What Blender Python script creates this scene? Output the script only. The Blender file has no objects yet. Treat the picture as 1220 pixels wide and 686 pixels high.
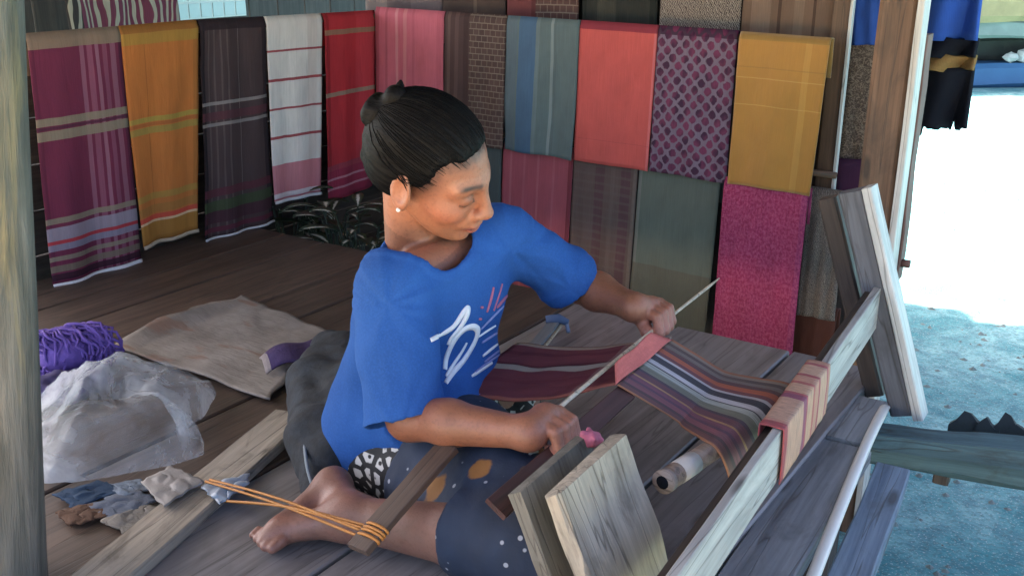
import bpy, math, random
import numpy as np
from mathutils import Vector, Matrix, noise as mnoise
from mathutils.bvhtree import BVHTree

# ---------------------------------------------------------------- camera, sky, sun, exposure
random.seed(7); np.random.seed(7)
SC = bpy.context.scene
COL = SC.collection
FPX, PITCH, YAW, EYE = 1200.0, math.radians(18.9), math.atan2(.561, .828), 0.9
cam_d = bpy.data.cameras.new('camera'); cam = bpy.data.objects.new('camera', cam_d); COL.objects.link(cam)
cam.location = (0, 0, EYE); cam.rotation_euler = (math.pi/2 - PITCH, 0, YAW)
cam_d.sensor_width = 36; cam_d.lens = 36*FPX/1220; cam_d.clip_start = .02; cam_d.clip_end = 500
SC.camera = cam
SUN_EL, SUN_AZ = math.radians(52), math.radians(186)     # azimuth measured from +X towards +Y, where the sun stands
world = bpy.data.worlds.new('World'); SC.world = world; world.use_nodes = True
wn = world.node_tree.nodes; wl = world.node_tree.links
sky = wn.new('ShaderNodeTexSky'); sky.sky_type = 'NISHITA'; sky.sun_disc = False
sky.sun_elevation = SUN_EL; sky.sun_rotation = math.pi/2 - SUN_AZ; sky.dust_density = 5.0; sky.air_density = .5; sky.ozone_density = .6
wn['Background'].inputs[1].default_value = .12
wl.new(sky.outputs[0], wn['Background'].inputs[0])
sun_d = bpy.data.lights.new('sun', 'SUN'); sun = bpy.data.objects.new('sun', sun_d); COL.objects.link(sun)
sun_d.energy = 5.0; sun_d.angle = math.radians(.6); sun_d.color = (1, .93, .82)
sd = Vector((math.cos(SUN_EL)*math.cos(SUN_AZ), math.cos(SUN_EL)*math.sin(SUN_AZ), math.sin(SUN_EL)))
sun.rotation_euler = sd.to_track_quat('Z', 'Y').to_euler(); sun.location = (0, 0, 6)
SC.view_settings.view_transform = 'Standard'; SC.view_settings.look = 'None'
SC.view_settings.exposure = 3.1; SC.view_settings.gamma = 1; SC.view_settings.use_curve_mapping = False
SC.cycles.use_denoising = True
SC.cycles.max_bounces = 8; SC.cycles.diffuse_bounces = 5; SC.cycles.transparent_max_bounces = 12
SC.cycles.sample_clamp_indirect = 6

# ---------------------------------------------------------------- geometry helpers (X runs along the back wall, Y into depth)
_F = Vector((-math.sin(YAW)*math.cos(PITCH), math.cos(YAW)*math.cos(PITCH), -math.sin(PITCH)))
_R = Vector((math.cos(YAW), math.sin(YAW), 0)); _U = _R.cross(_F)
EYEP = Vector((0, 0, EYE))
def _ray(x, y): return _R*((x-610)/FPX) + _U*((343-y)/FPX) + _F
def PZ(x, y, z=0.0): d = _ray(x, y); return EYEP + d*((z-EYE)/d.z)      # a point at height z
def PX(x, y, X): d = _ray(x, y); return EYEP + d*(X/d.x)                # a point in the plane X = const
def PY(x, y, Y): d = _ray(x, y); return EYEP + d*(Y/d.y)                # a point in the plane Y = const
def V(*a): return Vector(a)

MP = {}
def tag(o, label=None, cat=None, group=None, kind=None):
    if label: o['label'] = label
    if cat: o['category'] = cat
    if group: o['group'] = group
    if kind: o['kind'] = kind
    return o
def empty(name, loc, label=None, cat=None, group=None, kind=None):
    o = bpy.data.objects.new(name, None); COL.objects.link(o); o.location = loc; o.empty_display_size = .1
    MP[o] = Matrix.Translation(Vector(loc)); return tag(o, label, cat, group, kind)
def link(name, me, mat, parent=None, M=None, smooth=False):
    o = bpy.data.objects.new(name, me); COL.objects.link(o)
    if mat is not None and len(me.materials) == 0: me.materials.append(mat)
    M = M or Matrix.Identity(4)
    if parent is not None:
        o.parent = parent; o.matrix_parent_inverse = MP[parent].inverted()
    o.matrix_basis = M; MP[o] = M
    if smooth: me.polygons.foreach_set('use_smooth', [True]*len(me.polygons))
    return o
def mesh(name, verts, faces, mat, parent=None, smooth=False, uvs=None):
    """verts in world space; the origin goes to the base of the piece"""
    vs = np.array([tuple(v) for v in verts], dtype=float)
    c = np.array([(vs[:, 0].min()+vs[:, 0].max())/2, (vs[:, 1].min()+vs[:, 1].max())/2, vs[:, 2].min()])
    me = bpy.data.meshes.new(name); me.from_pydata([tuple(v) for v in vs-c], [], faces)
    if uvs is not None:
        ul = me.uv_layers.new(name='UVMap'); li = np.zeros(len(me.loops), dtype=np.int32)
        me.loops.foreach_get('vertex_index', li); ul.data.foreach_set('uv', np.array(uvs, dtype=np.float32)[li].ravel())
    me.update()
    return link(name, me, mat, parent, Matrix.Translation(Vector(c)), smooth)

def board(name, p0, p1, w, t, up, mat, parent=None, seg=8, jit=.002, ch=.12, taper=1.0, bend=0.0):
    """a sawn board from p0 to p1: w wide, t thick, 'up' near its face normal; local X runs along the grain"""
    p0, p1, up = Vector(p0), Vector(p1), Vector(up)
    L = (p1-p0).length; X = (p1-p0).normalized(); Y = up.cross(X).normalized(); Z = X.cross(Y)
    c = min(w, t)*ch; vs = []; fs = []
    hw, ht = w/2, t/2
    sec = [(-hw+c, -ht), (hw-c, -ht), (hw, -ht+c), (hw, ht-c), (hw-c, ht), (-hw+c, ht), (-hw, ht-c), (-hw, -ht+c)]
    sd_ = random.uniform(0, 90)
    for i in range(seg+1):
        s = i/seg; k = 1+(taper-1)*s
        oy = mnoise.noise((s*3, sd_, 0))*jit*2 + bend*math.sin(math.pi*s)
        oz = mnoise.noise((s*3, sd_, 9))*jit
        for j, (y, z) in enumerate(sec):
            e = mnoise.noise((s*9, sd_+j*3.1, 4))*jit
            ex = mnoise.noise((y*60, sd_, z*60+i))*jit if i in (0, seg) else 0
            vs.append((s*L+ex, y*k+oy+e, z*k+oz+e*.5))
    for i in range(seg):
        for j in range(8):
            a = i*8+j; b = i*8+(j+1) % 8; fs.append((a, b, b+8, a+8))
    fs.append(tuple(reversed(range(8)))); fs.append(tuple(range(seg*8, seg*8+8)))
    me = bpy.data.meshes.new(name); me.from_pydata(vs, [], fs); me.update()
    M = Matrix.Translation(p0) @ Matrix((X, Y, Z)).transposed().to_4x4()
    return link(name, me, mat, parent, M)

def tube_geo(pts, rad, n=10, cap=True):
    pts = [Vector(p) for p in pts]; m = len(pts)
    rad = [rad]*m if not hasattr(rad, '__len__') else rad
    vs, fs = [], []; prev = None
    for i, p in enumerate(pts):
        t = (pts[min(i+1, m-1)]-pts[max(i-1, 0)]).normalized()
        if prev is None:
            a = Vector((0, 0, 1)) if abs(t.z) < .9 else Vector((1, 0, 0)); u = t.cross(a).normalized()
        else:
            u = (prev - t*prev.dot(t)).normalized()
        prev = u; w = t.cross(u)
        for j in range(n):
            q = 2*math.pi*j/n; vs.append(p+(u*math.cos(q)+w*math.sin(q))*rad[i])
    for i in range(m-1):
        for j in range(n):
            a = i*n+j; b = i*n+(j+1) % n; fs.append((a, b, b+n, a+n))
    if cap: fs.append(tuple(reversed(range(n)))); fs.append(tuple(range((m-1)*n, m*n)))
    return vs, fs
def tube(name, pts, rad, mat, parent=None, n=10):
    v, f = tube_geo(pts, rad, n); return mesh(name, v, f, mat, parent, smooth=True)
def spline(pts, k=8):
    pts = [Vector(p) for p in pts]; out = []
    for i in range(len(pts)-1):
        a, b = pts[i], pts[i+1]; m0 = (pts[i+1]-pts[max(i-1, 0)])/2; m1 = (pts[min(i+2, len(pts)-1)]-pts[i])/2
        for j in range(k):
            t = j/k; out.append(a*(2*t**3-3*t*t+1)+m0*(t**3-2*t*t+t)+b*(-2*t**3+3*t*t)+m1*(t**3-t*t))
    return out+[pts[-1]]
def sheet(name, fn, nu, nv, mat, parent=None, thick=.003, smooth=True):
    """fn(u, v) -> world point; closed slab with real thickness"""
    P = [[Vector(fn(i/nu, j/nv)) for j in range(nv+1)] for i in range(nu+1)]
    vs, uv = [], []; N = (nu+1)*(nv+1)
    for s in (0, 1):
        for i in range(nu+1):
            for j in range(nv+1):
                du = P[min(i+1, nu)][j]-P[max(i-1, 0)][j]; dv = P[i][min(j+1, nv)]-P[i][max(j-1, 0)]
                n = du.cross(dv); n = n.normalized() if n.length > 1e-12 else Vector((0, 0, 1))
                vs.append(P[i][j]-n*thick*s); uv.append((i/nu, j/nv))
    fs = []; q = lambda i, j: i*(nv+1)+j
    for i in range(nu):
        for j in range(nv):
            a, b, c, d = q(i, j), q(i+1, j), q(i+1, j+1), q(i, j+1); fs.append((a, b, c, d)); fs.append((d+N, c+N, b+N, a+N))
    for i in range(nu):
        fs.append((q(i+1, 0), q(i, 0), q(i, 0)+N, q(i+1, 0)+N)); fs.append((q(i, nv), q(i+1, nv), q(i+1, nv)+N, q(i, nv)+N))
    for j in range(nv):
        fs.append((q(0, j), q(0, j+1), q(0, j+1)+N, q(0, j)+N)); fs.append((q(nu, j+1), q(nu, j), q(nu, j)+N, q(nu, j+1)+N))
    return mesh(name, vs, fs, mat, parent, smooth, uv)

# ---------------------------------------------------------------- materials
def s2l(c):
    if isinstance(c, str): c = tuple(int(c[i:i+2], 16)/255 for i in (0, 2, 4))
    return tuple(x/12.92 if x <= .04045 else ((x+.055)/1.055)**2.4 for x in c[:3])
class NT:
    def __init__(s, name):
        s.m = bpy.data.materials.new(name); s.m.use_nodes = True; s.t = s.m.node_tree; s.n = s.t.nodes; s.b = s.n['Principled BSDF']
    def new(s, ty, **k):
        n = s.n.new('ShaderNode'+ty)
        for a, v in k.items():
            if a.startswith('_'): setattr(n, a[1:], v)
            else: s.put(n.inputs[int(a[1:]) if a[0] == 'i' and a[1:].isdigit() else a.replace('__', ' ')], v)
        return n
    def put(s, sock, v):
        if hasattr(v, 'is_linked'): s.t.links.new(v, sock)
        else: sock.default_value = v
    def mix(s, f, a, b, mode='MIX'):
        n = s.n.new('ShaderNodeMix'); n.data_type = 'RGBA'; n.blend_type = mode
        s.put(n.inputs[0], f); s.put(n.inputs[6], (*a, 1) if isinstance(a, tuple) and len(a) == 3 else a)
        s.put(n.inputs[7], (*b, 1) if isinstance(b, tuple) and len(b) == 3 else b); return n.outputs[2]
    def math(s, op, a, b=0.0, c=0.0):
        n = s.n.new('ShaderNodeMath'); n.operation = op; s.put(n.inputs[0], a); s.put(n.inputs[1], b); s.put(n.inputs[2], c); return n.outputs[0]
    def ramp(s, f, stops, mode='LINEAR'):
        n = s.n.new('ShaderNodeValToRGB'); r = n.color_ramp; r.interpolation = mode
        while len(r.elements) > 1: r.elements.remove(r.elements[-1])
        for i, (p, c) in enumerate(stops):
            e = r.elements[0] if i == 0 else r.elements.new(p); e.position = p
            e.color = (c, c, c, 1) if isinstance(c, (int, float)) else (tuple(c) if len(c) == 4 else (*c, 1))
        s.put(n.inputs[0], f); return n
    def noise(s, vec, scale, detail=4, rough=.55, dist=0):
        return s.new('TexNoise', Vector=vec, Scale=scale, Detail=detail, Roughness=rough, Distortion=dist).outputs[0]
    def map(s, vec, sc=(1, 1, 1), loc=(0, 0, 0), rot=(0, 0, 0)):
        return s.new('Mapping', Vector=vec, Scale=sc, Location=loc, Rotation=rot).outputs[0]
    def obj(s): return s.new('TexCoord').outputs['Object']
    def uv(s): return s.new('TexCoord').outputs['UV']
    def bump(s, h, strength=.3, dist=.002, prev=None):
        n = s.new('Bump', Height=h, Strength=strength, Distance=dist)
        if prev is not None: s.put(n.inputs['Normal'], prev)
        return n.outputs[0]
    def done(s, col, rough=.7, normal=None, **k):
        s.put(s.b.inputs['Base Color'], (*col, 1) if isinstance(col, tuple) and len(col) == 3 else col); s.put(s.b.inputs['Roughness'], rough)
        if normal is not None: s.put(s.b.inputs['Normal'], normal)
        for a, v in k.items(): s.put(s.b.inputs[a.replace('__', ' ')], v)
        return s.m

def wood(name, c1, c2, rough=.65, grain=1.0, dirt=.35, spec=.35, dirtc=(.03, .025, .02), bs=.45):
    N = NT(name); o = N.obj(); rnd = N.new('ObjectInfo').outputs['Random']
    off = N.new('CombineXYZ', X=N.math('MULTIPLY', rnd, 17.0), Y=N.math('MULTIPLY', rnd, 5.0)).outputs[0]
    oo = N.new('VectorMath', _operation='ADD', i0=o, i1=off).outputs[0]
    g1 = N.noise(N.map(oo, (2.2*grain, 42*grain, 42*grain)), 1, 6, .6, .6)
    g2 = N.noise(N.map(oo, (6*grain, 190*grain, 190*grain)), 1, 3, .6)
    big = N.noise(oo, 5, 4, .6); st = N.noise(N.map(oo, (1.5, 4, 4)), 4, 5, .65, 1.0)
    f = N.ramp(N.math('ADD', N.math('MULTIPLY', g1, .7), N.math('MULTIPLY', g2, .3)), [(.36, 0.), (.64, 1.)]).outputs[0]
    c = N.mix(f, s2l(c1), s2l(c2))
    c = N.mix(N.ramp(big, [(.35, .0), (.7, .35)]).outputs[0], c, N.mix(.5, c, s2l(c2)))
    c = N.mix(N.math('MULTIPLY', N.ramp(st, [(.5, 0.), (.68, 1.)]).outputs[0], dirt), c, dirtc)
    tone = N.math('ADD', .86, N.math('MULTIPLY', rnd, .3))
    c = N.mix(1.0, c, N.new('CombineColor', Red=tone, Green=tone, Blue=tone).outputs[0], 'MULTIPLY')
    crack = N.ramp(N.noise(N.map(oo, (1.4, 26, 26)), 1, 2, .5, .3), [(.485, 1.), (.5, 0.), (.515, 1.)]).outputs[0]
    c = N.mix(N.math('MULTIPLY', N.math('SUBTRACT', 1.0, crack), .55), c, dirtc)
    kn = N.new('TexVoronoi', Vector=N.map(oo, (3.2, 11, 11)), Scale=1.0).outputs[0]; c = N.mix(N.ramp(kn, [(.06, .7), (.13, 0.)]).outputs[0], c, dirtc)
    h = N.math('ADD', N.math('MULTIPLY', g1, .8), N.math('ADD', N.math('MULTIPLY', g2, .4), N.math('MULTIPLY', crack, .5)))
    r = N.math('ADD', rough-.1, N.math('MULTIPLY', big, .25))
    return N.done(c, r, N.bump(h, bs, .002), Specular__IOR__Level=spec)

def fabric(name, base, vb=(), ub=(), weave=160, rough=.85, tone=.16, pat=None, bumps=.25, ua=1.0, wob=.006, sheen=.0, tr=0.0):
    """woven cloth: vb bands across the drop (v=0 top .. 1 bottom), ub bands along it, each (start, end, colour, strength)"""
    N = NT(name); uv = N.uv()
    wv = N.new('TexNoise', Vector=uv, Scale=5.0, Detail=2.0).outputs['Color']
    uvw = N.new('VectorMath', _operation='MULTIPLY_ADD', i0=wv, i1=(wob, wob, 0), i2=uv).outputs[0]
    se = N.new('SeparateXYZ', Vector=uvw); u, v = se.outputs[0], se.outputs[1]
    c = N.mix(0.0, s2l(base), s2l(base))
    def bands(c, coord, bl, k=1.0):
        cuts = sorted(set([0.0]+[b[0] for b in bl]+[b[1] for b in bl])); st = []
        for p in cuts:
            hit = [b for b in bl if b[0] <= p+1e-6 and p < b[1]-1e-6]
            st.append((min(p+wob*.5, 1), (*s2l(hit[-1][2]), hit[-1][3]*k) if hit else (*s2l(base), 0)))
        for i in range(0, len(st), 31):
            pass
        r = N.ramp(coord, st[:32], 'CONSTANT'); return N.mix(r.outputs[1], c, r.outputs[0])
    if ub: c = bands(c, u, ub, ua)
    if vb: c = bands(c, v, vb)
    if pat: c = pat(N, c, uvw)
    big = N.noise(uv, 3.5, 5, .6); c = N.mix(N.math('MULTIPLY', N.ramp(big, [(.35, 0.), (.7, 1.)]).outputs[0], tone*2), c, N.mix(.55, c, (.02, .018, .018)))
    thr = N.noise(N.map(uv, (weave*1.2, 4, 1)), 1, 2, .6); c = N.mix(N.math('MULTIPLY', N.ramp(thr, [(.35, 0.), (.7, 1.)]).outputs[0], tone*1.6), c, N.mix(.62, c, (.0, .0, .0)))
    c = N.new('HueSaturation', Color=c, Saturation=.94, Value=1.06).outputs[0]
    w1 = N.new('TexWave', Vector=uv, Scale=weave/6.28*2, _bands_direction='X', Distortion=.6).outputs[1]
    w2 = N.new('TexWave', Vector=uv, Scale=weave/6.28*2.4, _bands_direction='Y', Distortion=.6).outputs[1]
    cre = N.noise(N.map(uv, (5, 3, 1)), 1.6, 4, .55, .8)
    n1 = N.bump(N.math('ADD', w1, w2), bumps, .0006); n2 = N.bump(cre, .35, .006, n1)
    m = N.done(c, rough, n2, Specular__IOR__Level=.12, Sheen__Weight=sheen)
    if tr > 0:
        t = N.new('BsdfTranslucent', Color=c); mx = N.n.new('ShaderNodeMixShader'); mx.inputs[0].default_value = tr
        N.t.links.new(N.b.outputs[0], mx.inputs[1]); N.t.links.new(t.outputs[0], mx.inputs[2])
        N.t.links.new(mx.outputs[0], N.n['Material Output'].inputs[0])
    return m
def plain(name, c, rough=.6, var=.2, scale=8, bs=.2, bscale=60, **k):
    N = NT(name); o = N.obj(); c = s2l(c)
    col = N.mix(N.math('MULTIPLY', N.ramp(N.noise(o, scale, 5, .6), [(.3, 0.), (.7, 1.)]).outputs[0], var), c, tuple(x*.35 for x in c))
    return N.done(col, rough, N.bump(N.noise(o, bscale, 4), bs, .003), **k)

# ---------------------------------------------------------------- signed-distance modelling of soft shapes (one continuous surface each)
class Field:
    def __init__(s, lo, hi, h):
        s.h = h; s.lo = np.array(lo, float); s.ax = [np.arange(lo[i], hi[i]+h, h, dtype=np.float32) for i in range(3)]
        s.F = np.full([len(a) for a in s.ax], .06, dtype=np.float32)
    def _win(s, lo, hi):
        sl = []
        for i in range(3):
            a = int(np.clip((lo[i]-s.lo[i])/s.h, 0, len(s.ax[i]))); b = int(np.clip((hi[i]-s.lo[i])/s.h+2, 0, len(s.ax[i]))); sl.append(slice(a, b))
        return tuple(sl)
    def _grid(s, sl): return np.meshgrid(s.ax[0][sl[0]], s.ax[1][sl[1]], s.ax[2][sl[2]], indexing='ij', sparse=True)
    def _op(s, sl, d, k, op):
        A = s.F[sl]
        if op == 'add': 
            if k > 0: hh = np.maximum(k-np.abs(A-d), 0)/k; s.F[sl] = np.minimum(A, d)-hh*hh*k*.25
            else: s.F[sl] = np.minimum(A, d)
        else:
            d = -d
            if k > 0: hh = np.maximum(k-np.abs(A-d), 0)/k; s.F[sl] = np.maximum(A, d)+hh*hh*k*.25
            else: s.F[sl] = np.maximum(A, d)
    def cone(s, a, b, ra, rb, k=.01, op='add', flat=None):
        a, b = np.array(a, float), np.array(b, float); m = max(ra, rb)+k+.012
        sl = s._win(np.minimum(a, b)-m, np.maximum(a, b)+m)
        if any(q.stop <= q.start for q in sl): return
        x, y, z = s._grid(sl); ba = b-a; L2 = max(ba@ba, 1e-9)
        t = np.clip(((x-a[0])*ba[0]+(y-a[1])*ba[1]+(z-a[2])*ba[2])/L2, 0, 1)
        d = np.sqrt((x-a[0]-t*ba[0])**2+(y-a[1]-t*ba[1])**2+(z-a[2]-t*ba[2])**2)-(ra+(rb-ra)*t)
        s._op(sl, d.astype(np.float32), k, op)
    def chain(s, pts, rad, k=.01, op='add'):
        for i in range(len(pts)-1): s.cone(pts[i], pts[i+1], rad[i], rad[i+1], k, op)
    def ell(s, c, r, R=None, k=.01, op='add'):
        c = np.array(c, float); r = np.array(r, float); m = r.max()+k+.012
        sl = s._win(c-m, c+m)
        if any(q.stop <= q.start for q in sl): return
        x, y, z = s._grid(sl); R = np.eye(3) if R is None else R
        px, py, pz = x-c[0], y-c[1], z-c[2]
        l = [R[0, i]*px+R[1, i]*py+R[2, i]*pz for i in range(3)]
        k0 = np.sqrt((l[0]/r[0])**2+(l[1]/r[1])**2+(l[2]/r[2])**2); k1 = np.sqrt((l[0]/r[0]**2)**2+(l[1]/r[1]**2)**2+(l[2]/r[2]**2)**2)+1e-9
        s._op(sl, (k0*(k0-1)/k1).astype(np.float32), k, op)
    def plane(s, p, n, k=.0):
        """cut away the side the normal points to"""
        n = np.array(n, float)/np.linalg.norm(n); x, y, z = np.meshgrid(*s.ax, indexing='ij', sparse=True)
        d = -((x-p[0])*n[0]+(y-p[1])*n[1]+(z-p[2])*n[2]); sl = tuple(slice(0, len(a)) for a in s.ax)
        s._op(sl, np.broadcast_to(d, s.F.shape).astype(np.float32), k, 'sub')
    def surface(s):
        F = s.F; I = F < 0; n = np.array(F.shape)
        cnt = np.zeros(n-1, np.int8)
        for dx in (0, 1):
            for dy in (0, 1):
                for dz in (0, 1): cnt += I[dx:n[0]-1+dx, dy:n[1]-1+dy, dz:n[2]-1+dz]
        act = (cnt > 0) & (cnt < 8); ijk = np.argwhere(act); idm = np.full(act.shape, -1, np.int32); idm[act] = np.arange(len(ijk))
        co = [(a, b, c) for a in (0, 1) for b in (0, 1) for c in (0, 1)]
        val = np.stack([F[ijk[:, 0]+a, ijk[:, 1]+b, ijk[:, 2]+c] for a, b, c in co], 1)
        acc = np.zeros((len(ijk), 3)); w = np.zeros(len(ijk))
        for i in range(8):
            for j in range(i+1, 8):
                if sum(abs(co[i][q]-co[j][q]) for q in range(3)) != 1: continue
                m = (val[:, i] < 0) != (val[:, j] < 0); t = val[m, i]/(val[m, i]-val[m, j])
                acc[m] += np.array(co[i])+t[:, None]*(np.array(co[j])-np.array(co[i])); w[m] += 1
        V_ = s.lo+(ijk+acc/w[:, None])*s.h; Q = []
        for ax in range(3):
            o = [q for q in range(3) if q != ax]
            A = np.take(I, range(n[ax]-1), ax); B = np.take(I, range(1, n[ax]), ax)
            e = np.argwhere(A != B); e = e[(e[:, o[0]] > 0) & (e[:, o[1]] > 0) & (e[:, o[0]] < n[o[0]]-1) & (e[:, o[1]] < n[o[1]]-1)]
            ins = A[tuple(e.T)]
            def cell(d0, d1):
                c = e.copy(); c[:, o[0]] -= d0; c[:, o[1]] -= d1; return idm[tuple(c.T)]
            q = np.stack([cell(1, 1), cell(0, 1), cell(0, 0), cell(1, 0)], 1)
            flip = ins if ax != 1 else ~ins
            q[~flip] = q[~flip][:, ::-1]; Q.append(q)
        return V_, np.concatenate(Q)
def np_mesh(name, Vv, Q, mat, parent=None, smooth_it=2, attr=None, base=None):
    Vv = Vv.copy()
    if smooth_it:
        e = np.concatenate([Q[:, [0, 1]], Q[:, [1, 2]], Q[:, [2, 3]], Q[:, [3, 0]]]); e = np.concatenate([e, e[:, ::-1]])
        deg = np.bincount(e[:, 0], minlength=len(Vv))[:, None]+1e-9
        for it in range(smooth_it):
            for lam in (.55, -.5 if it % 2 else .3):
                s_ = np.stack([np.bincount(e[:, 0], weights=Vv[e[:, 1], q], minlength=len(Vv)) for q in range(3)], 1)/deg
                Vv += lam*(s_-Vv)
    c = np.array([(Vv[:, 0].min()+Vv[:, 0].max())/2, (Vv[:, 1].min()+Vv[:, 1].max())/2, Vv[:, 2].min()]) if base is None else np.array(base, float)
    me = bpy.data.meshes.new(name); me.vertices.add(len(Vv)); me.vertices.foreach_set('co', (Vv-c).astype(np.float32).ravel())
    me.loops.add(len(Q)*4); me.loops.foreach_set('vertex_index', Q.astype(np.int32).ravel())
    me.polygons.add(len(Q)); me.polygons.foreach_set('loop_start', np.arange(0, len(Q)*4, 4, dtype=np.int32)); me.polygons.foreach_set('loop_total', np.full(len(Q), 4, np.int32))
    me.update(calc_edges=True); me.validate()
    if attr is not None:
        for nm, data in attr.items():
            at = me.attributes.new(nm, 'FLOAT_COLOR', 'POINT'); at.data.foreach_set('color', np.concatenate([data, np.ones((len(data), 1))], 1).astype(np.float32).ravel())
    o = link(name, me, mat, parent, Matrix.Translation(Vector(c)), True); o['_n'] = 0; del o['_n']
    return o, Vv
def normals(Vv, Q):
    f = np.cross(Vv[Q[:, 2]]-Vv[Q[:, 0]], Vv[Q[:, 3]]-Vv[Q[:, 1]]); n = np.zeros_like(Vv)
    for j in range(4):
        for q in range(3): n[:, q] += np.bincount(Q[:, j], weights=f[:, q], minlength=len(Vv))
    return n/(np.linalg.norm(n, axis=1)[:, None]+1e-12)
def fbm(P, sc, seed=0.0, oct=3):
    return np.array([mnoise.fractal((p[0]*sc[0]+seed, p[1]*sc[1]+seed*.7, p[2]*sc[2]), 1.0, 2.0, oct) for p in P])
# ================================================================ THE SETTING
M_FLOOR = wood('floor_wood', '3a2f28', '5c4c41', .55, .8, .5, .4)
M_FLOORG = wood('floor_wood_grey', '625e5d', '837f7e', .45, .7, .3, .5, bs=.2)
M_GREY = wood('weathered_grey_wood', '7a7266', 'a89e8e', .85, 1.0, .45, .12, bs=.8)
M_DARK = wood('dark_wood', '2b2522', '4a403a', .6, 1.0, .3)
M_RAIL = wood('pale_rail_wood', '84827e', 'acaaa4', .6, .8, .25)
M_POST = wood('brown_post_wood', '4a372a', '6f5744', .7, .8, .4)
M_BENCH = wood('bench_wood', '55585c', '7a7d80', .55, .8, .35)
M_BLUEW = wood('blue_grey_wood', '4c5a6b', '70808f', .6, .8, .35)

# ground: concrete yard, one sheet to the horizon
def ground_mat():
    N = NT('yard_concrete'); o = N.obj()
    a = N.noise(o, 3.1, 9, .68, .5); b = N.noise(o, 14, 6, .65); c = N.noise(o, 70, 3)
    col = N.mix(N.ramp(a, [(.40, 0.), (.60, 1.)]).outputs[0], (.035, .20, .22), (.20, .39, .39))
    col = N.mix(N.math('MULTIPLY', N.ramp(b, [(.45, 0.), (.62, 1.)]).outputs[0], .6), col, (.035, .13, .16))
    v = N.new('TexVoronoi', Vector=N.map(o, (1, 1.6, 1)), Scale=9.0, Randomness=1.0).outputs[0]
    col = N.mix(N.ramp(v, [(.02, .8), (.07, 0.)]).outputs[0], col, (.07, .12, .12))
    col = N.mix(N.math('MULTIPLY', N.ramp(c, [(.5, 0.), (.62, 1.)]).outputs[0], .5), col, (.06, .12, .12))
    col = N.mix(N.ramp(N.noise(o, 160, 2), [(.60, 0.), (.68, .6)]).outputs[0], col, (.5, .55, .52))
    return N.done(col, .85, N.bump(N.math('ADD', N.math('MULTIPLY', b, .5), c), .5, .006))
g = mesh('ground', [(-250, -250, -.6), (250, -250, -.6), (250, 250, -.6), (-250, 250, -.6)], [(0, 1, 2, 3)], ground_mat()); tag(g, kind='structure')

rg_ = random.Random(21); vs, fs = [], []                       # grit and pebbles on the near yard
for k in range(1500):
    t = rg_.random(); c = Vector((rg_.uniform(-1.3, 1.2), 1.5+5.5*t**1.4, -.602)); r = rg_.uniform(.003, .012)*(1+t); b = len(vs)
    for i in range(6):
        q = 6.283*i/6; vs.append(c+Vector((math.cos(q)*r*rg_.uniform(.7, 1.3), math.sin(q)*r*rg_.uniform(.7, 1.3), 0)))
    vs.append(c+Vector((rg_.uniform(-.3, .3)*r, rg_.uniform(-.3, .3)*r, r*rg_.uniform(.5, .9)))); fs += [(b+i, b+(i+1) % 6, b+6) for i in range(6)]
tag(mesh('gravel', vs, fs, plain('grit', '7f8d8a', .9, .6, 9, .4, 60)), 'scattered grit and pebbles on the concrete yard', 'gravel', kind='stuff')
M_BOUNCE = plain('bounce_earth', 'c4ab88', .95, .25, 2, .6, 12)
bounce_gd = mesh('bounce_ground', [(-14, -9, -.592), (14, -9, -.592), (14, -.35, -.592), (-14, -.35, -.592)], [(0, 1, 2, 3)], M_BOUNCE); tag(bounce_gd, kind='structure')  # warm sheet added out of view to bounce sunlight into the shelter
# raised platform: planks along Y on joists
plat = empty('platform_floor', (-1.5, 1.2, -.05), kind='structure')
x = -2.62; i = 0
while x < -.50:
    w = random.choice([.17, .2, .23, .26])
    grey = x > -1.36; w = .295 if grey else w
    w = min(w, -.478-x)
    if w > .05:
        board('plank', (x+w/2, .12+random.uniform(-.02, .02), -.016), (x+w/2, 2.215 + (random.uniform(-.008, .008) if not grey else -.05), -.016+random.uniform(-.001, .001)), w-.007, .032, (0, 0, 1), M_FLOORG if grey else M_FLOOR, plat, seg=6, jit=.0015, ch=.1)
    x += w
for y in (.3, 1.2, 2.1): board('joist', (-2.6, y, -.078), (-.5, y, -.078), .07, .09, (0, 0, 1), M_DARK, plat, seg=2)
for xx in (-2.5, -1.5, -.56):
    for y in (.3, 2.1): board('stilt', (xx, y, -.62), (xx, y, -.124), .09, .09, (1, 0, 0), M_DARK, plat, seg=2)

# roof added above the frame as sunshade, thatch eaves ragged for the shadow edge
M_THATCH = plain('thatch', '6b5a40', .9, .5, 30, .6, 90)
roof = empty('roof', (-1.4, 1.2, 1.55), kind='structure')
def roof_fn(u, v):
    X = -4.1+u*4.25; Y = -.12+v*4.35
    e = .0
    if v in (0, 1) or u in (0, 1): e = mnoise.noise((X*1.7, Y*1.7, 8))*.22+mnoise.noise((X*6, Y*6, 3))*.12+mnoise.noise((X*17, Y*17, 5))*.08
    Y += e*(1 if v in (0, 1) else 0); X += e*(1 if u in (0, 1) else 0)
    return (X, Y, 1.62+.30*(1-abs(2*u-1))-abs(e)*.3)
sheet('thatch', roof_fn, 50, 48, M_THATCH, roof, .06)
for Y in (0.15, 1.3, 2.6, 3.9): board('tie_beam', (-3.0, Y, 1.50), (.5, Y, 1.50), .09, .07, (0, 0, 1), M_DARK, roof, seg=3)

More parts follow.
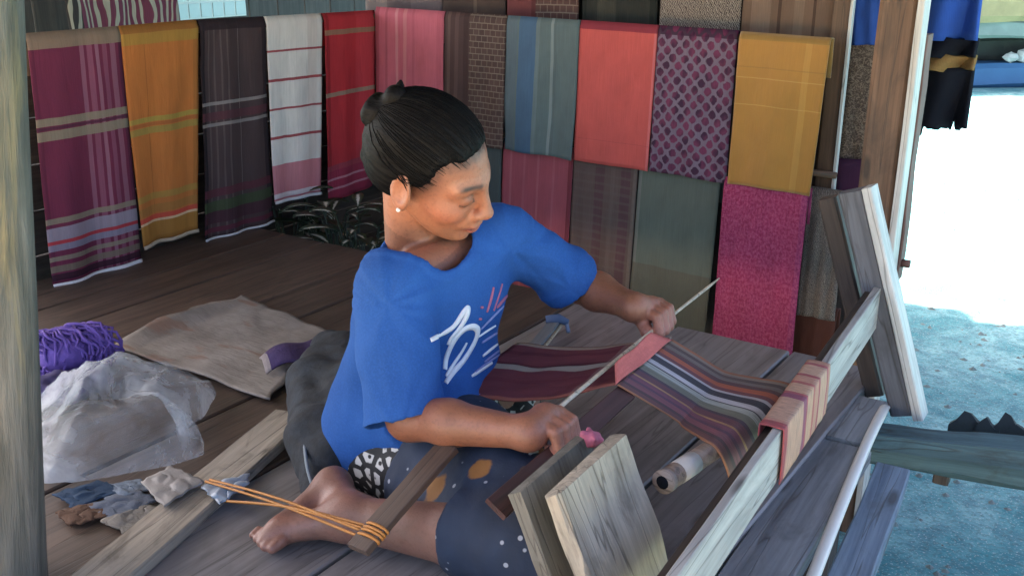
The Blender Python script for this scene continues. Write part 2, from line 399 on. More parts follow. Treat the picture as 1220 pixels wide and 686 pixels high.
# posts
def log_post(name, c, r, z0, z1, mat, label, cat, n=26, seg=30):
    vs, fs = [], []
    for i in range(seg+1):
        z = z0+(z1-z0)*i/seg
        for j in range(n):
            q = 2*math.pi*j/n; rr = r*(1+.05*mnoise.noise((math.cos(q)*1.2, math.sin(q)*1.2, z*1.6))+.018*mnoise.noise((math.cos(q)*6, math.sin(q)*6, z*2.5)))
            vs.append((c[0]+rr*math.cos(q), c[1]+rr*math.sin(q), z))
    for i in range(seg):
        for j in range(n):
            a = i*n+j; b = i*n+(j+1) % n; fs.append((a, b, b+n, a+n))
    fs += [tuple(reversed(range(n))), tuple(range(seg*n, seg*n+n))]
    return tag(mesh(name, vs, fs, mat, None, True), label, cat)
def post_mat():
    N = NT('peeling_log'); o = N.obj(); m = N.map(o, (26, 26, 3))
    a = N.noise(m, 1, 6, .65, .7); b = N.noise(N.map(o, (9, 9, 2.2)), 1, 5, .6, 1.2); c = N.noise(N.map(o, (120, 120, 9)), 1, 3)
    col = N.mix(N.ramp(a, [(.35, 0.), (.65, 1.)]).outputs[0], s2l('4b4a42'), s2l('757066'))
    col = N.mix(N.ramp(b, [(.55, 0.), (.68, .7)]).outputs[0], col, s2l('94825a'))
    col = N.mix(N.ramp(N.noise(o, 7, 4), [(.5, 0.), (.7, .4)]).outputs[0], col, s2l('46493f'))
    return N.done(col, .85, N.bump(N.math('ADD', a, N.math('MULTIPLY', c, .5)), .9, .006))
def PD(x, y, d): r = _ray(x, y); return EYEP + r*(d/(r.x*-math.sin(YAW)+r.y*math.cos(YAW)))      # a point d metres ahead
pt, pb = PD(-58, 0, 1.25), PD(-14, 686, 1.25)
pdir = (pt-pb)/(pt.z-pb.z); pc = pb+pdir*(-.6-pb.z)
lp_ = log_post('weathered_post', (0, 0), .080, 0, 2.2, post_mat(), 'round grey-green log post with yellowish peeling patches', 'post')
sh = Matrix.Identity(4); qv = Vector((0, 0, 1)).rotation_difference(pdir.normalized()); lp_.matrix_basis = Matrix.Translation(pc) @ qv.to_matrix().to_4x4()
cp = empty('corner_post', (-.61, 2.5, -.6), 'square brown timber post beside the sunny yard, behind the slotted loom upright', 'post')
board('shaft', (-.604, 2.505, -.6), (-.604, 2.505, 1.55), .087, .11, (0, -1, 0), M_POST, cp, seg=14, jit=.003)
M_PALE = wood('pale_edge_wood', 'a9a59c', 'd0cdc6', .5, 1, .15)
board('lit_side', (-.552, 2.475, -.56), (-.552, 2.475, 1.5), .016, .06, (0, -1, 0), M_PALE, cp, seg=10, jit=.001)  # pale board stands in for the lit side of the post
M_RUST = plain('rusty_iron', '6b4a40', .7, .5, 25, .4, 90)
board('iron_strip', (-.5505, 2.535, .10), (-.5505, 2.535, .70), .017, .05, (0, -1, 0), M_RUST, cp, seg=10, jit=.003)
tube('bolt', [(-.542, 2.53, .145), (-.520, 2.53, .145)], .010, M_RUST, cp)

# plank wall behind the hung textiles
bw = empty('back_plank_wall', (-1.7, 3.0, -.6), 'dark plank wall behind the rows of hung textiles', 'wall')
x = -2.672
while x < -.95:
    board('plank', (x+.095, 3.03, -.6), (x+.095, 3.03, 1.5), .186, .022, (0, -1, 0), M_DARK, bw, seg=2, jit=.001); x += .19
lw = empty('side_plank_wall', (-2.68, 2.2, -.6), 'low dark plank wall behind the five long textiles', 'wall')
z = -.6
while z < .45:
    board('plank', (-2.685, 1.3, z+.065), (-2.685, 3.10, z+.065), .126, .02, (1, 0, 0), M_DARK, lw, seg=3, jit=.001); z += .13

# hanging rails
M_POLE = wood('pole_wood', '4d3a2c', '6d5541', .6, 1.5, .3)
def pole(p0, p1, r, label, mat=None):
    p0, p1 = Vector(p0), Vector(p1); pts = [p0.lerp(p1, k/12)+Vector((0, 0, mnoise.noise((k*.5, r*900, 1))*.004)) for k in range(13)]
    return tag(tube('hanging_pole', pts, [r*(1+.1*mnoise.noise((k*.7, 3, r*500))) for k in range(13)], mat or M_POLE), label, 'pole')
AW, BW = -2.55, 2.85
pole((AW, 1.30, .652), (AW, 2.98, .650), .011, 'thin wooden pole carrying the five long textiles of the side wall')
pole((-2.66, BW, .648), (-.875, BW, .638), .011, 'thin wooden pole carrying the upper row of textiles on the back wall')
pole((-2.66, BW+.05, .262), (-.83, BW+.05, .262), .010, 'thin wooden pole carrying the lower row of textiles on the back wall')
pole((-2.66, BW+.10, 1.12), (-.60, BW+.10, 1.12), .011, 'thin wooden pole under the roof carrying the topmost textiles')

# ================================================================ HUNG TEXTILES
def hang(label, TL, TR, BL, BR, mat, group, amp=.010, fold=3.0, cat='textile', nu=26, nv=34, back=.10, nrm=None, hem=None, seedv=None, thick=.0025):
    """cloth folded over a pole: front drop to the given corners, short back drop"""
    TL, TR, BL, BR = map(Vector, (TL, TR, BL, BR))
    n = nrm or (TR-TL).cross(BL-TL).normalized()
    if n.dot(EYEP-TL) < 0: n = -n
    s_ = random.uniform(0, 99) if seedv is None else seedv; rp = .014
    def fn(u, v):
        if v < .10:                                             # behind the pole and over it
            k = v/.10; top = TL.lerp(TR, u)
            if k < .5: return top - n*rp + Vector((0, 0, -back*(1-k*2)))
            q = math.pi*(1-(k-.5)*2); return top + n*(-rp*math.cos(math.pi-q)*-1 if False else rp*math.cos(q)) + Vector((0, 0, rp*math.sin(q)))
        k = (v-.10)/.90; top = TL.lerp(TR, u); bot = BL.lerp(BR, u)
        w = k**.7
        d = math.sin(u*fold*6.283+s_+k*.8)*amp*w*.6 + mnoise.noise((u*fold*1.3+s_, k*1.6, s_))*amp*1.6*w + mnoise.noise((u*9+s_, k*7, 2))*amp*.25
        sag = mnoise.noise((u*2.2, s_, 5))*.006*k
        return top.lerp(bot, k) + n*(rp+d+.004) + Vector((0, 0, sag))
    o = sheet('hung_textile', fn, nu, nv, mat, None, thick)
    me = o.data; ul = me.uv_layers[0].data
    a = np.zeros(len(ul)*2, np.float32); ul.foreach_get('uv', a); a[1::2] = np.clip((a[1::2]-.10)/.90, -.1, 1); ul.foreach_set('uv', a)
    tag(o, label, cat, group)
    if hem:
        pts = [fn(u/20, 1.0)+n*.0005 for u in range(21)]; fr = []
        sheet('hem', lambda u, v: fn(u, 1.0)+n*.003+Vector((0, 0, .003-v*hem[1])), 20, 2, hem[0], o, .006)
    return o
def pw(l): return [PX(x, y, AW) for x, y in l]
def pbk(l, Y=BW): return [PY(x, y, Y) for x, y in l]
M_HEMW = fabric('white_hem', 'd8d6d6', (), (), 60)
M_HEMB = fabric('beige_hem', 'b9a68c', (), (), 60)
GS = 'long textiles on the side wall'; GU = 'upper row of textiles on the back wall'; GL = 'lower row of textiles on the back wall'; GT = 'topmost textiles on the back wall'
TANB = '8a7f68'
mm = fabric('maroon_check', '6e2740', [(0, .045, '84705c', .9), (.315, .345, TANB, .85), (.352, .362, '54283a', .9), (.365, .405, TANB, .85), (.72, .745, TANB, .8), (.76, .83, '9b929c', .75), (.815, .832, 'b02a33', .95), (.832, .86, '8c8694', .8), (.88, .90, TANB, .8), (.92, .95, '776b58', .85), (.955, .985, '37202a', .9)],
            [(.0, .05, '5a2036', .6), (.52, .57, '9a6577', .55), (.60, .66, '93596d', .5), (.69, .73, 'a06f80', .55), (.77, .82, '8e5468', .5), (.86, .92, '9b6878', .5), (.955, 1.0, '4f2236', .7)], 150)
hang('maroon textile with pale checks and a red line above its white hem', *pw([(27, 45), (138, 36), (60, 340), (163, 308)]), mm, GS, .010, 2, hem=(M_HEMW, .016))
mo = fabric('orange_silk', 'b5651c', [(0, .07, 'a07a2c', .8), (.0, .02, '8c5a20', .8), (.40, .425, '9a8a3a', .8), (.43, .445, 'a4581f', .9), (.45, .48, '93803a', .8), (.76, .79, '9a7d35', .7), (.82, .86, '99692c', .7), (.865, .89, 'c23a22', .95), (.89, .90, 'd9b48a', .8), (.90, 1, '9a6c22', .75)], [(.27, .275, '5a3c1a', .5), (.93, 1, '8a5a22', .5)], 150)
hang('orange textile with olive bands and one red line near the bottom', *pw([(138, 36), (231, 28), (164, 293), (231, 272)]), mo, GS, .008, 2, hem=(M_HEMB, .01))
md = fabric('dark_brown_check', '4a3a3a', [(0, .03, '32262a', .9), (.355, .372, '9a8f8a', .7), (.40, .44, '5a3038', .8), (.452, .466, '9a8f8a', .6), (.76, .80, '5c2733', .8), (.82, .87, '3c4a2e', .8), (.87, .93, '46262e', .8), (.95, .97, '5d2634', .9)], [(.0, .05, '231c20', .9)]+[(.10+i*.09, .125+i*.09, '6a5a58', .45) for i in range(4)]+[(.55, .56, '857774', .5), (.92, 1, '2c2226', .8)], 150)
hang('dark brown textile with thin grey lines and a green streak low down', *pw([(233, 28), (311, 24), (240, 286), (321, 262)]), md, GS, .016, 2.3, hem=(M_HEMW, .006))
mw = fabric('white_red_lines', 'd6ccc4', [(i*.158+.0, i*.158+.014, '9c3038', .95) for i in range(1, 6)]+[(.79, 1.0, 'bf5a68', .85), (.955, .985, 'd3c2c0', .9)], [(.22, .5, 'e3d9cf', .5), (.72, .9, 'c9b7ad', .5)], 140)
hang('white textile ruled with red lines and a pink lower end', *pw([(312, 24), (379, 20), (322, 240), (377, 228)]), mw, GS, .006, 2, hem=(M_HEMW, .010))
mr = fabric('bright_red', 'b01824', [(.07, .095, '8c6a52', .9), (.40, .425, '8a7a66', .9), (.80, .83, '8c3a4a', .7), (.83, 1.0, '8e2440', .9), (.875, .885, 'b98a94', .7), (.93, .94, 'b98a94', .7)], [(.0, .08, '7c1018', .6), (.6, .97, 'b92b36', .6)], 140)
hang('bright red textile with thin tan bands and a crimson lower end', *pw([(381, 20), (443, 16), (388, 240), (441, 222)]), mr, GS, .010, 2)

def yb(x): return 190+.15*(x-690)          # lower line of the upper row
def yt(x): return 12+.067*(x-450)
def up(x0, x1, mat, label, xb0=None, xb1=None, **k):
    xb0 = xb0 or x0-(x0-481)*.037; xb1 = xb1 or x1-(x1-481)*.037
    return hang(label, *pbk([(x0, yt(x0)), (x1, yt(x1)), (xb0, yb(xb0)), (xb1, yb(xb1))]), mat, GU, **k)
up(451, 533, fabric('pink_stripes', 'b85a68', (), [(.0, .06, '9a4552', .8), (.16, .19, '8f4450', .6), (.30, .34, 'c98a8c', .6), (.42, .47, 'c7807f', .6), (.55, .58, 'a04a58', .5), (.9, 1, 'a74e5d', .5)], 140), 'pink textile with soft vertical stripes, next to the red one in the corner', amp=.006)
def brickpat(N, c, uv):
    b = N.new('TexBrick', Vector=uv, Scale=9.0, Mortar__Size=.035, Brick__Width=.8, Row__Height=.42, Color1=(*s2l('5a463f'), 1), Color2=(*s2l('4c3a35'), 1), Mortar=(*s2l('7d7064'), 1)).outputs[0]
    se = N.new('SeparateXYZ', Vector=uv).outputs[0]
    return N.mix(N.math('MULTIPLY', N.math('GREATER_THAN', se, .42), .8), c, b)
up(534, 607, fabric('brown_brick_weave', '4e3b38', (), [(.05, .1, '6a5650', .5), (.18, .24, '654e4b', .5), (.32, .40, '3c2c2c', .6)], 140, pat=brickpat), 'dark brown textile with a brick-like woven grid', amp=.004)
up(608, 694, fabric('grey_teal', '5c6a6a', (), [(.0, .15, '56646f', .6), (.18, .42, '43607c', .9), (.42, .47, '6c7a7b', .6), (.62, .66, '8d9896', .5), (.66, .7, '556060', .5)], 140), 'grey-green textile with one blue vertical stripe', amp=.010, fold=1.5)
up(695, 787, fabric('coral_plain', 'bb4a42', [(0, .03, '7e2636', .9), (.82, .825, '8f3c40', .5)], [(.965, 1, 'd06a6a', .6), (0, .02, '8f3636', .6)], 150), 'plain coral red textile with a dark top edge', amp=.006, fold=1.2)
def dots(N, c, uv):
    uv2 = N.new('VectorMath', _operation='MULTIPLY_ADD', i0=N.new('TexNoise', Vector=uv, Scale=30.0).outputs['Color'], i1=(.035, .025, 0), i2=uv).outputs[0]
    se = N.new('SeparateXYZ', Vector=uv2); a = N.math('MULTIPLY', se.outputs[0], 20.0); b = N.math('MULTIPLY', se.outputs[1], 31.0)
    l = N.math('MULTIPLY', N.math('SINE', N.math('ADD', a, b)), N.math('SINE', N.math('SUBTRACT', a, b)))   # diamond lattice
    r = N.noise(uv, 7, 2); return N.mix(N.ramp(N.math('ABSOLUTE', l), [(.28, 0.), (.42, .9)]).outputs[0], c, N.mix(N.ramp(r, [(.4, 0.), (.6, 1.)]).outputs[0], s2l('3c1c34'), s2l('742a4c')))
up(788, 882, fabric('purple_netted', '776674', [(0, .03, '3c2436', .9)], (), 120, pat=dots, bumps=.6), 'dark purple textile with a netted pattern of crimson spots', amp=.005)
hang('shiny gold textile hanging beside the brown corner post', *pbk([(884, 42), (992, 50), (869, 217), (966, 232)], BW-.02), fabric('gold_silk', 'a8741f', [(.0, .02, '8c6a2a', .8), (.19, .2, '8a6428', .5), (.26, .27, 'c59a4c', .4), (.44, .45, 'c79a45', .4)], [(.75, .82, 'c0913a', .35)], 170, rough=.42, sheen=.4, tone=.1), GU, .008, 1.3)
pl = lambda l: pbk(l, BW+.05)
ly = lambda x: 168+.145*(x-600)
def low(x0, x1, mat, label, **k):
    dx0 = (x0-481)*.052; dx1 = (x1-481)*.052
    return hang(label, *pl([(x0, ly(x0)), (x1, ly(x1)), (x0-dx0, ly(x0)+185), (x1-dx1, ly(x1)+195)]), mat, GL, **k)
low(500, 602, fabric('grey_slate', '4f5552', (), [(.1, .2, '3f4643', .5)], 130), 'slate grey textile partly hidden behind the weaver', amp=.004)
low(604, 687, fabric('dusty_pink', '9c4852', [(0, .03, '7c3640', .8)], [(.1, .13, 'b0646a', .5), (.3, .33, 'ab5c64', .5), (.5, .53, 'b0646a', .5), (.72, .75, 'ab5c64', .5), (.94, 1, '6e2630', .8)], 140), 'dusty pink textile with faint stripes above the weaver\'s shoulder', amp=.005)
low(688, 764, fabric('brown_plaid', '64504a', [(i*.05, i*.05+.016, '685a52', .4) for i in range(1, 14)], [(.1, .2, '5f4a46', .5), (.35, .5, '5c3a40', .6), (.6, .66, '6c5a52', .5), (.75, .9, '5a3840', .6), (.94, 1, '75685c', .6)], 140), 'brown plaid textile with mauve vertical stripes', amp=.005)
low(766, 862, fabric('grey_green', '646a5f', [(0, .03, '585a50', .6), (.62, 1, '62584a', .6)], [(0, .04, '85827a', .6)], 140), 'plain grey-green textile between the plaid and the hot pink one', amp=.006)
def crinkle(N, c, uv):
    f = N.ramp(N.noise(N.map(uv, (38, 60, 1)), 1, 3, .6, .5), [(.4, 0.), (.62, 1.)]).outputs[0]; return N.mix(N.math('MULTIPLY', f, .55), c, s2l('c4587c'))
hang('hot pink crinkled textile hanging under the gold one', *pbk([(866, 214), (966, 229), (848, 420), (944, 446)], BW-.005), fabric('hot_pink', '98244f', (), [(.93, 1, '8a2f62', .6)], 60, pat=crinkle, bumps=1.0), GL, .008, 1.5)
def lace(N, c, uv):
    w = N.new('TexWave', Vector=N.map(uv, (7, 12, 1), rot=(0, 0, .6)), Scale=2.4, Distortion=7.0, Detail=3.0, Detail__Scale=2.0).outputs[1]
    return N.mix(N.ramp(w, [(.45, 0.), (.6, 1.)]).outputs[0], c, s2l('94887a'))
M_LACE = fabric('dark_lace', '403834', (), (), 90, pat=lace, bumps=.8)
hang('dark lace-patterned textile between the hot pink one and the loom upright', *pbk([(966, 226), (1012, 233), (952, 372), (996, 380)], BW+.03), M_LACE, GL, .006)
hang('reddish brown textile below the dark lace-patterned one', *pbk([(950, 366), (1000, 372), (934, 470), (980, 480)], BW+.06), fabric('red_brown', '5a3428', (), (), 90), GL, .005)
# topmost row: only the lower ends come into view
def topr(x0, x1, mat, label):
    a, b = PY(x0, 4, BW+.10), PY(x1, 4, BW+.10); zt = 1.10
    return hang(label, (a.x, BW+.10, zt), (b.x, BW+.10, zt), (a.x, BW+.10, .57), (b.x, BW+.10, .57), mat, GT, amp=.005)
topr(440, 531, fabric('top_grey', '6a5c5c', (), [(.3, .6, '584a4c', .6)], 120), 'grey-mauve textile end above the pink striped one')
topr(532, 606, fabric('top_dark', '4a3c36', (), [(.5, .55, '6c5c50', .6)], 120), 'dark brown textile end above the brick-like one')
topr(608, 693, fabric('top_brick', '5a2c2c', (), [(.0, .35, '6e3a3a', .8)], 120, pat=brickpat), 'maroon and brick-grid textile end above the grey-green one')
topr(698, 787, fabric('top_moss', '343530', (), [(.0, .05, '1e2420', .8), (.2, .45, '4b4a40', .6), (.9, 1, '202622', .8)], 120, tone=.4), 'mossy dark textile end above the coral one')
topr(790, 886, fabric('top_lace', '4a403c', (), [(.0, .42, '5a4c48', .6)], 100, pat=lace), 'pale lace textile end above the purple one')
topr(888, 1003, fabric('top_tan', '6c5646', (), [(.1, .3, '7d6757', .7), (.38, .42, '46352c', .8), (.55, .65, '7a6655', .6), (.75, .78, '45342b', .8)], 120), 'tan textile end with dark vertical stripes above the gold one')
pp = empty('door_jamb', (-.86, 2.92, -.6), 'slim brown upright with a pale edge beside the gold textile', 'post')
board('shaft', (-.868, 2.925, -.6), (-.868, 2.925, 1.5), .050, .03, (0, -1, 0), M_POLE, pp, seg=6, jit=.002)
board('edge_strip', (-.838, 2.915, -.5), (-.838, 2.915, 1.4), .009, .02, (0, -1, 0), M_PALE, pp, seg=6, jit=.001)
GR = 'textiles glimpsed behind the corner post'
def lace2(N, c, uv): return N.mix(N.ramp(N.noise(N.map(uv, (14, 40, 1)), 1, 4, .6, 2), [(.45, 0.), (.6, 1.)]).outputs[0], c, s2l('8f7c68'))
def rr(pts, mat, label, Y): return hang(label, *pbk(pts, Y), mat, GR, amp=.005, back=.05)
rr([(1000, 50), (1062, 54), (990, 200), (1050, 205)], fabric('brown_lace', '55463c', (), (), 90, pat=lace2, bumps=.7), 'brown lacy textile glimpsed between slim upright and corner post', 3.0)
rr([(1010, -60), (1062, -60), (1010, 52), (1062, 54)], fabric('royal_blue', '1c4690', (), (), 110), 'royal blue textile end glimpsed beside the corner post', 2.98)
rr([(985, 192), (1052, 196), (975, 300), (1030, 300)], fabric('plum', '43243c', [(.3, .6, '5c2430', .6)], (), 110), 'plum textile glimpsed above the slotted loom upright', 2.97)

# ================================================================ BEYOND THE PLATFORM
# garments drying outside, beside the corner post
M_DRYB = fabric('drying_blue', '1a4fa8', (), (), 90); M_BLACK = fabric('drying_black', '141720', (), (), 90); M_TAN = fabric('tan_band', '8a6a38', (), (), 60)
dg = empty('drying_garment', PY(1135, 150, 3.3), 'blue and black garment with a tan waistband drying beside the corner post', 'garment')
def gar(nm, y0, y1, mat, off, rag=0.0, xl=(1100, 1172), xs=(0, 0)):
    def fn(u, v):
        x = xl[0]+(xl[1]-xl[0])*u + (-.10*(y0+(y1-y0)*v)); y = y0+(y1-y0)*v
        if rag and v == 1: y += rag*mnoise.noise((u*9, y1, 3))*2
        p = PY(x, y, 3.3); return (p.x, p.y-off+.02*math.sin(u*9+v*2)*(.5+v), p.z)
    return sheet(nm, fn, 26, 12, mat, dg, .012)
gar('bodice', -90, 48, M_DRYB, .0); gar('black_panel', 46, 68, M_BLACK, .004); gar('waistband', 66, 83, M_TAN, .008); gar('skirt', 81, 152, M_BLACK, .003, 9, (1102, 1170))
pole((-1.6, 3.3, 1.14), (.4, 3.3, 1.14), .006, 'thin drying line under the roof outside the platform')
# stone ledge across the yard
ld = empty('stone_ledge', PZ(1200, 105, -.6), 'layered stone ledge with rubble on its shelf across the sunny yard', 'wall')
e0 = PZ(1120, 104, -.6); du = _R*1.0; dn = Vector((-_F.x, -_F.y, 0)).normalized()
M_ST1 = plain('sand_stone', 'a08c66', .9, .5, 4, .8, 14); M_ST2 = plain('grey_stone', '7d8580', .9, .4, 4, .8, 14); M_ST3 = plain('dark_recess', '3c3c38', .9, .4, 5, .6, 14); M_ST4 = plain('plinth_blue', '3f6890', .7, .25, 3, .4, 14)  # plinth colour is a plain blue
def slab(nm, z0, z1, d, mat, L=7.0, x0=-1.0):
    a = e0+du*x0-dn*.5; return board(nm, a+Vector((0, 0, (z0+z1)/2+.6-.6))+dn*(d/2), a+du*L+Vector((0, 0, (z0+z1)/2))+dn*(d/2), d, (z1-z0), (0, 0, 1), mat, ld, seg=40, jit=.045, ch=.2)
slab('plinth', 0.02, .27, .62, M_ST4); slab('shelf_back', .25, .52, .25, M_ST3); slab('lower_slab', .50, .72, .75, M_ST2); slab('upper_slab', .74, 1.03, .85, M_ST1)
for k in range(9):
    c = e0+du*(.75+k*.13+random.uniform(-.03, .03))+Vector((0, 0, .27)); r = random.uniform(.04, .085); vs = []; fs = []
    for i in range(5):
        for j in range(7):
            th = math.pi*i/4; q = 6.283*j/7; rr_ = r*(1+.35*mnoise.noise((i*.9, j*.9+k*3, 1)))
            vs.append(c+Vector((rr_*math.sin(th)*math.cos(q)*1.3, rr_*math.sin(th)*math.sin(q), r*.8+rr_*math.cos(th)*.85)))
    for i in range(4):
        for j in range(7): fs.append((i*7+j, i*7+(j+1) % 7, (i+1)*7+(j+1) % 7, (i+1)*7+j))
    tag(mesh('rubble_stone', vs, fs, plain('rubble%d' % k, random.choice(['b9b4ac', '8a7468', 'cfcac4']), .9, .3, 12, .5, 40)), 'loose rubble stone on the shelf of the stone ledge', 'stone', 'rubble on the ledge')
# neighbouring house seen over the side wall
nb = empty('neighbour_house', (-4.6, 3.6, -.6), 'dark timber house wall with a white-paned window beyond the side wall', 'house')
y = 2.35
while y < 6.4:
    board('plank', (-4.62, y+.11, -.6), (-4.62, y+.11, 2.2), .216, .03, (1, 0, 0), M_DARK, nb, seg=2, jit=.001); y += .22
w0, w1 = PX(214, 60, -4.55), PX(297, 60, -4.55)
M_PANE = plain('window_pane', 'b4c0be', .25, .15, 6, .05, 20); M_MUNT = plain('white_muntin', 'cfcfc8', .6, .1)
wz0, wz1 = PX(250, 22, -4.55).z, PX(250, 22, -4.55).z+.62
win = mesh('window', [(-4.57, w0.y, wz0), (-4.57, w1.y, wz0), (-4.57, w1.y, wz1), (-4.57, w0.y, wz1), (-4.55, w0.y, wz0), (-4.55, w1.y, wz0), (-4.55, w1.y, wz1), (-4.55, w0.y, wz1)], [(0, 1, 2, 3), (4, 7, 6, 5), (0, 4, 5, 1), (1, 5, 6, 2), (2, 6, 7, 3), (3, 7, 4, 0)], M_MUNT, nb)
ny, nz = 6, 7
for i in range(ny):
    for j in range(nz):
        a = w0.y+(w1.y-w0.y)*(i+.08)/ny; b = w0.y+(w1.y-w0.y)*(i+.92)/ny; c = wz0+(wz1-wz0)*(j+.08)/nz; d = wz0+(wz1-wz0)*(j+.92)/nz
        mesh('pane', [(-4.551, a, c), (-4.551, b, c), (-4.551, b, d), (-4.551, a, d), (-4.546, a, c), (-4.546, b, c), (-4.546, b, d), (-4.546, a, d)], [(4, 5, 6, 7), (0, 4, 7, 3), (1, 2, 6, 5), (3, 7, 6, 2), (0, 1, 5, 4), (0, 3, 2, 1)], M_PANE, win)
def ikat(N, c, uv):
    w = N.new('TexWave', Vector=N.map(uv, (3, 2.2, 1)), Scale=1.6, Distortion=9.0, Detail=2.0).outputs[1]
    return N.mix(N.ramp(w, [(.62, 0.), (.72, 1.)]).outputs[0], c, s2l('8c7c6c'))
c0, c1 = PX(76, 20, -4.3), PX(209, 20, -4.3)
hang('crimson patterned textile hanging outside beyond the side wall', (-4.3, c0.y, 1.3), (-4.3, c1.y, 1.3), (-4.3, c0.y, .3), (-4.3, c1.y, .3), fabric('crimson_ikat', '5e2434', (), [(.0, .12, '2a2a26', .9)], 60, pat=ikat), None, .02, cat='textile')

# leafy plants in the gap between platform and side wall
def leaf_mat():
    N = NT('variegated_leaf'); rnd = N.new('ObjectInfo').outputs['Random']; uv = N.uv(); u = N.new('SeparateXYZ', Vector=uv).outputs[0]
    n_ = N.noise(N.map(uv, (2, 3, 1)), 3, 3)
    f = N.ramp(N.math('ADD', N.math('ABSOLUTE', N.math('SUBTRACT', u, .5)), N.math('MULTIPLY', n_, .3)), [(.22, 1.), (.34, 0.)]).outputs[0]
    c = N.mix(f, s2l('2a3a26'), s2l('d5d8cc')); return N.done(c, .5)
M_LEAF = leaf_mat(); M_LEAFD = plain('dark_leaf', '22301d', .5, .3, 20)
for k in range(5):
    bx, by = -2.60+k*.13+random.uniform(-.02, .02), 2.37+random.uniform(0, .30)
    pe = empty('leafy_plant', (bx, by, -.6), 'leafy plant with white-veined leaves in the gap behind the platform', 'plant', 'leafy plants behind the platform')
    for q in range(17):
        az = random.uniform(0, 6.283); L = random.uniform(.09, .17); hgt = random.uniform(-.14, .07); wd = random.uniform(.016, .03)
        b0 = Vector((bx, by, -.6)); tip = Vector((bx+math.cos(az)*.07, by+math.sin(az)*.07, hgt)); d = Vector((math.cos(az), math.sin(az), .55)).normalized(); sdv = Vector((-math.sin(az), math.cos(az), 0))
        tube('stem', spline([b0, Vector((bx, by, -.3)), tip], 3), .003, M_LEAFD, pe, 5)
        def lf(u, v, tip=tip, d=d, sdv=sdv, L=L, wd=wd): return tip+d*(L*v)+sdv*((u-.5)*2*wd*math.sin(math.pi*min(max(v, .03), .985))**.7)+Vector((0, 0, -.35*L*v*v+abs(u-.5)*.012))
        sheet('leaf', lf, 4, 7, M_LEAF if random.random() < .7 else M_LEAFD, pe, .0006)
# ================================================================ LOOM
loom = empty('floor_loom', (-.47, 1.5, 0), 'grey wooden floor loom of slotted uprights and a long warp plank', 'loom')
# warp plank (rail) on edge
board('warp_plank', (-.403, .78, .146), (-.476, 2.10, .196), .014, .088, (0, 0, 1), M_RAIL, loom, seg=14, jit=.0012)
board('inner_batten', (-.4185, .78, .138), (-.4915, 2.06, .186), .016, .078, (0, 0, 1), M_DARK, loom, seg=14, jit=.0012)
# far slotted upright: two leaning boards with the plank held between them, lit and shaded faces painted as pale and dark wood
LN = (.94, 0, .33)
board('upright_board', (-.392, 2.045, -.03), (-.548, 2.045, .425), .046, .050, LN, wood('shaded_face_wood', '45464a', '62646a', .7, 1, .3), loom, seg=8, jit=.002)
board('lit_edge', (-.358, 2.043, -.03), (-.516, 2.043, .437), .050, .020, LN, wood('lit_edge_wood', 'a9aaa8', 'cfcfcb', .5, 1, .2), loom, seg=8, jit=.0015)
board('upright_board', (-.462, 2.085, -.02), (-.606, 2.085, .395), .045, .040, LN, M_DARK, loom, seg=8, jit=.002)
# near slotted upright
board('upright_board', (-.470, 1.035, -.0), (-.577, 1.025, .255), .185, .026, (.92, 0, .38), M_GREY, loom, seg=10, jit=.005, ch=.2)
board('upright_board', (-.545, 1.045, -.0), (-.640, 1.035, .232), .180, .022, (.92, 0, .38), wood('darker_grey_wood', '55534c', '757168', .75, 1.0, .3), loom, seg=8, jit=.003)
board('foot_block', (-.52, .90, .02), (-.52, 1.16, .02), .15, .036, (0, 0, 1), M_DARK, loom, seg=3)

# warp: striped threads from the pick stick over the roller down to the plank
WS = [(0, .02, 'b9784a'), (.02, .07, '6e3a3c'), (.07, .10, '4b2a33'), (.10, .16, '8d4a58'), (.16, .19, '5a2b4c'), (.19, .24, '7c3a55'), (.24, .26, 'b98a5a'), (.26, .33, '6a2f40'), (.33, .36, '3f2540'), (.36, .44, '7d7f6c'), (.44, .50, 'b9bdb2'), (.50, .515, '2a2230'), (.515, .57, 'd8d4d6'), (.57, .65, '161a30'), (.65, .68, 'd0c8c8'), (.68, .73, '7a3238'), (.73, .79, 'c0582c'), (.79, .84, '5c2a2c'), (.84, .89, '7c6c60'), (.89, .93, '54382f'), (.93, .97, '94806c'), (.97, 1.0, 'b06a3c')]
def stripe_mat(name, st, rough=.6):
    N = NT(name); uv = N.uv(); u = N.new('SeparateXYZ', Vector=N.new('VectorMath', _operation='MULTIPLY_ADD', i0=N.new('TexNoise', Vector=N.map(uv, (60, 3, 1)), Scale=1.0).outputs['Color'], i1=(.012, 0, 0), i2=uv).outputs[0]).outputs[0]
    c = N.ramp(u, [(a, s2l(k)) for a, b, k in st], 'CONSTANT').outputs[0]
    t = N.noise(N.map(uv, (260, 5, 1)), 1, 2); c = N.mix(N.math('MULTIPLY', N.ramp(t, [(.4, 0.), (.6, 1.)]).outputs[0], .75), c, N.mix(.65, c, (.01, .01, .01)))
    w = N.new('TexWave', Vector=uv, Scale=48.0, _bands_direction='X', Distortion=1.0).outputs[1]
    return N.done(N.mix(.16, c, (.30, .27, .26)), rough, N.bump(w, .6, .0012), Specular__IOR__Level=.4)  # grey veil mixed into the colour for the hazy sheen on the threads
M_WARP = stripe_mat('warp_stripes', WS)
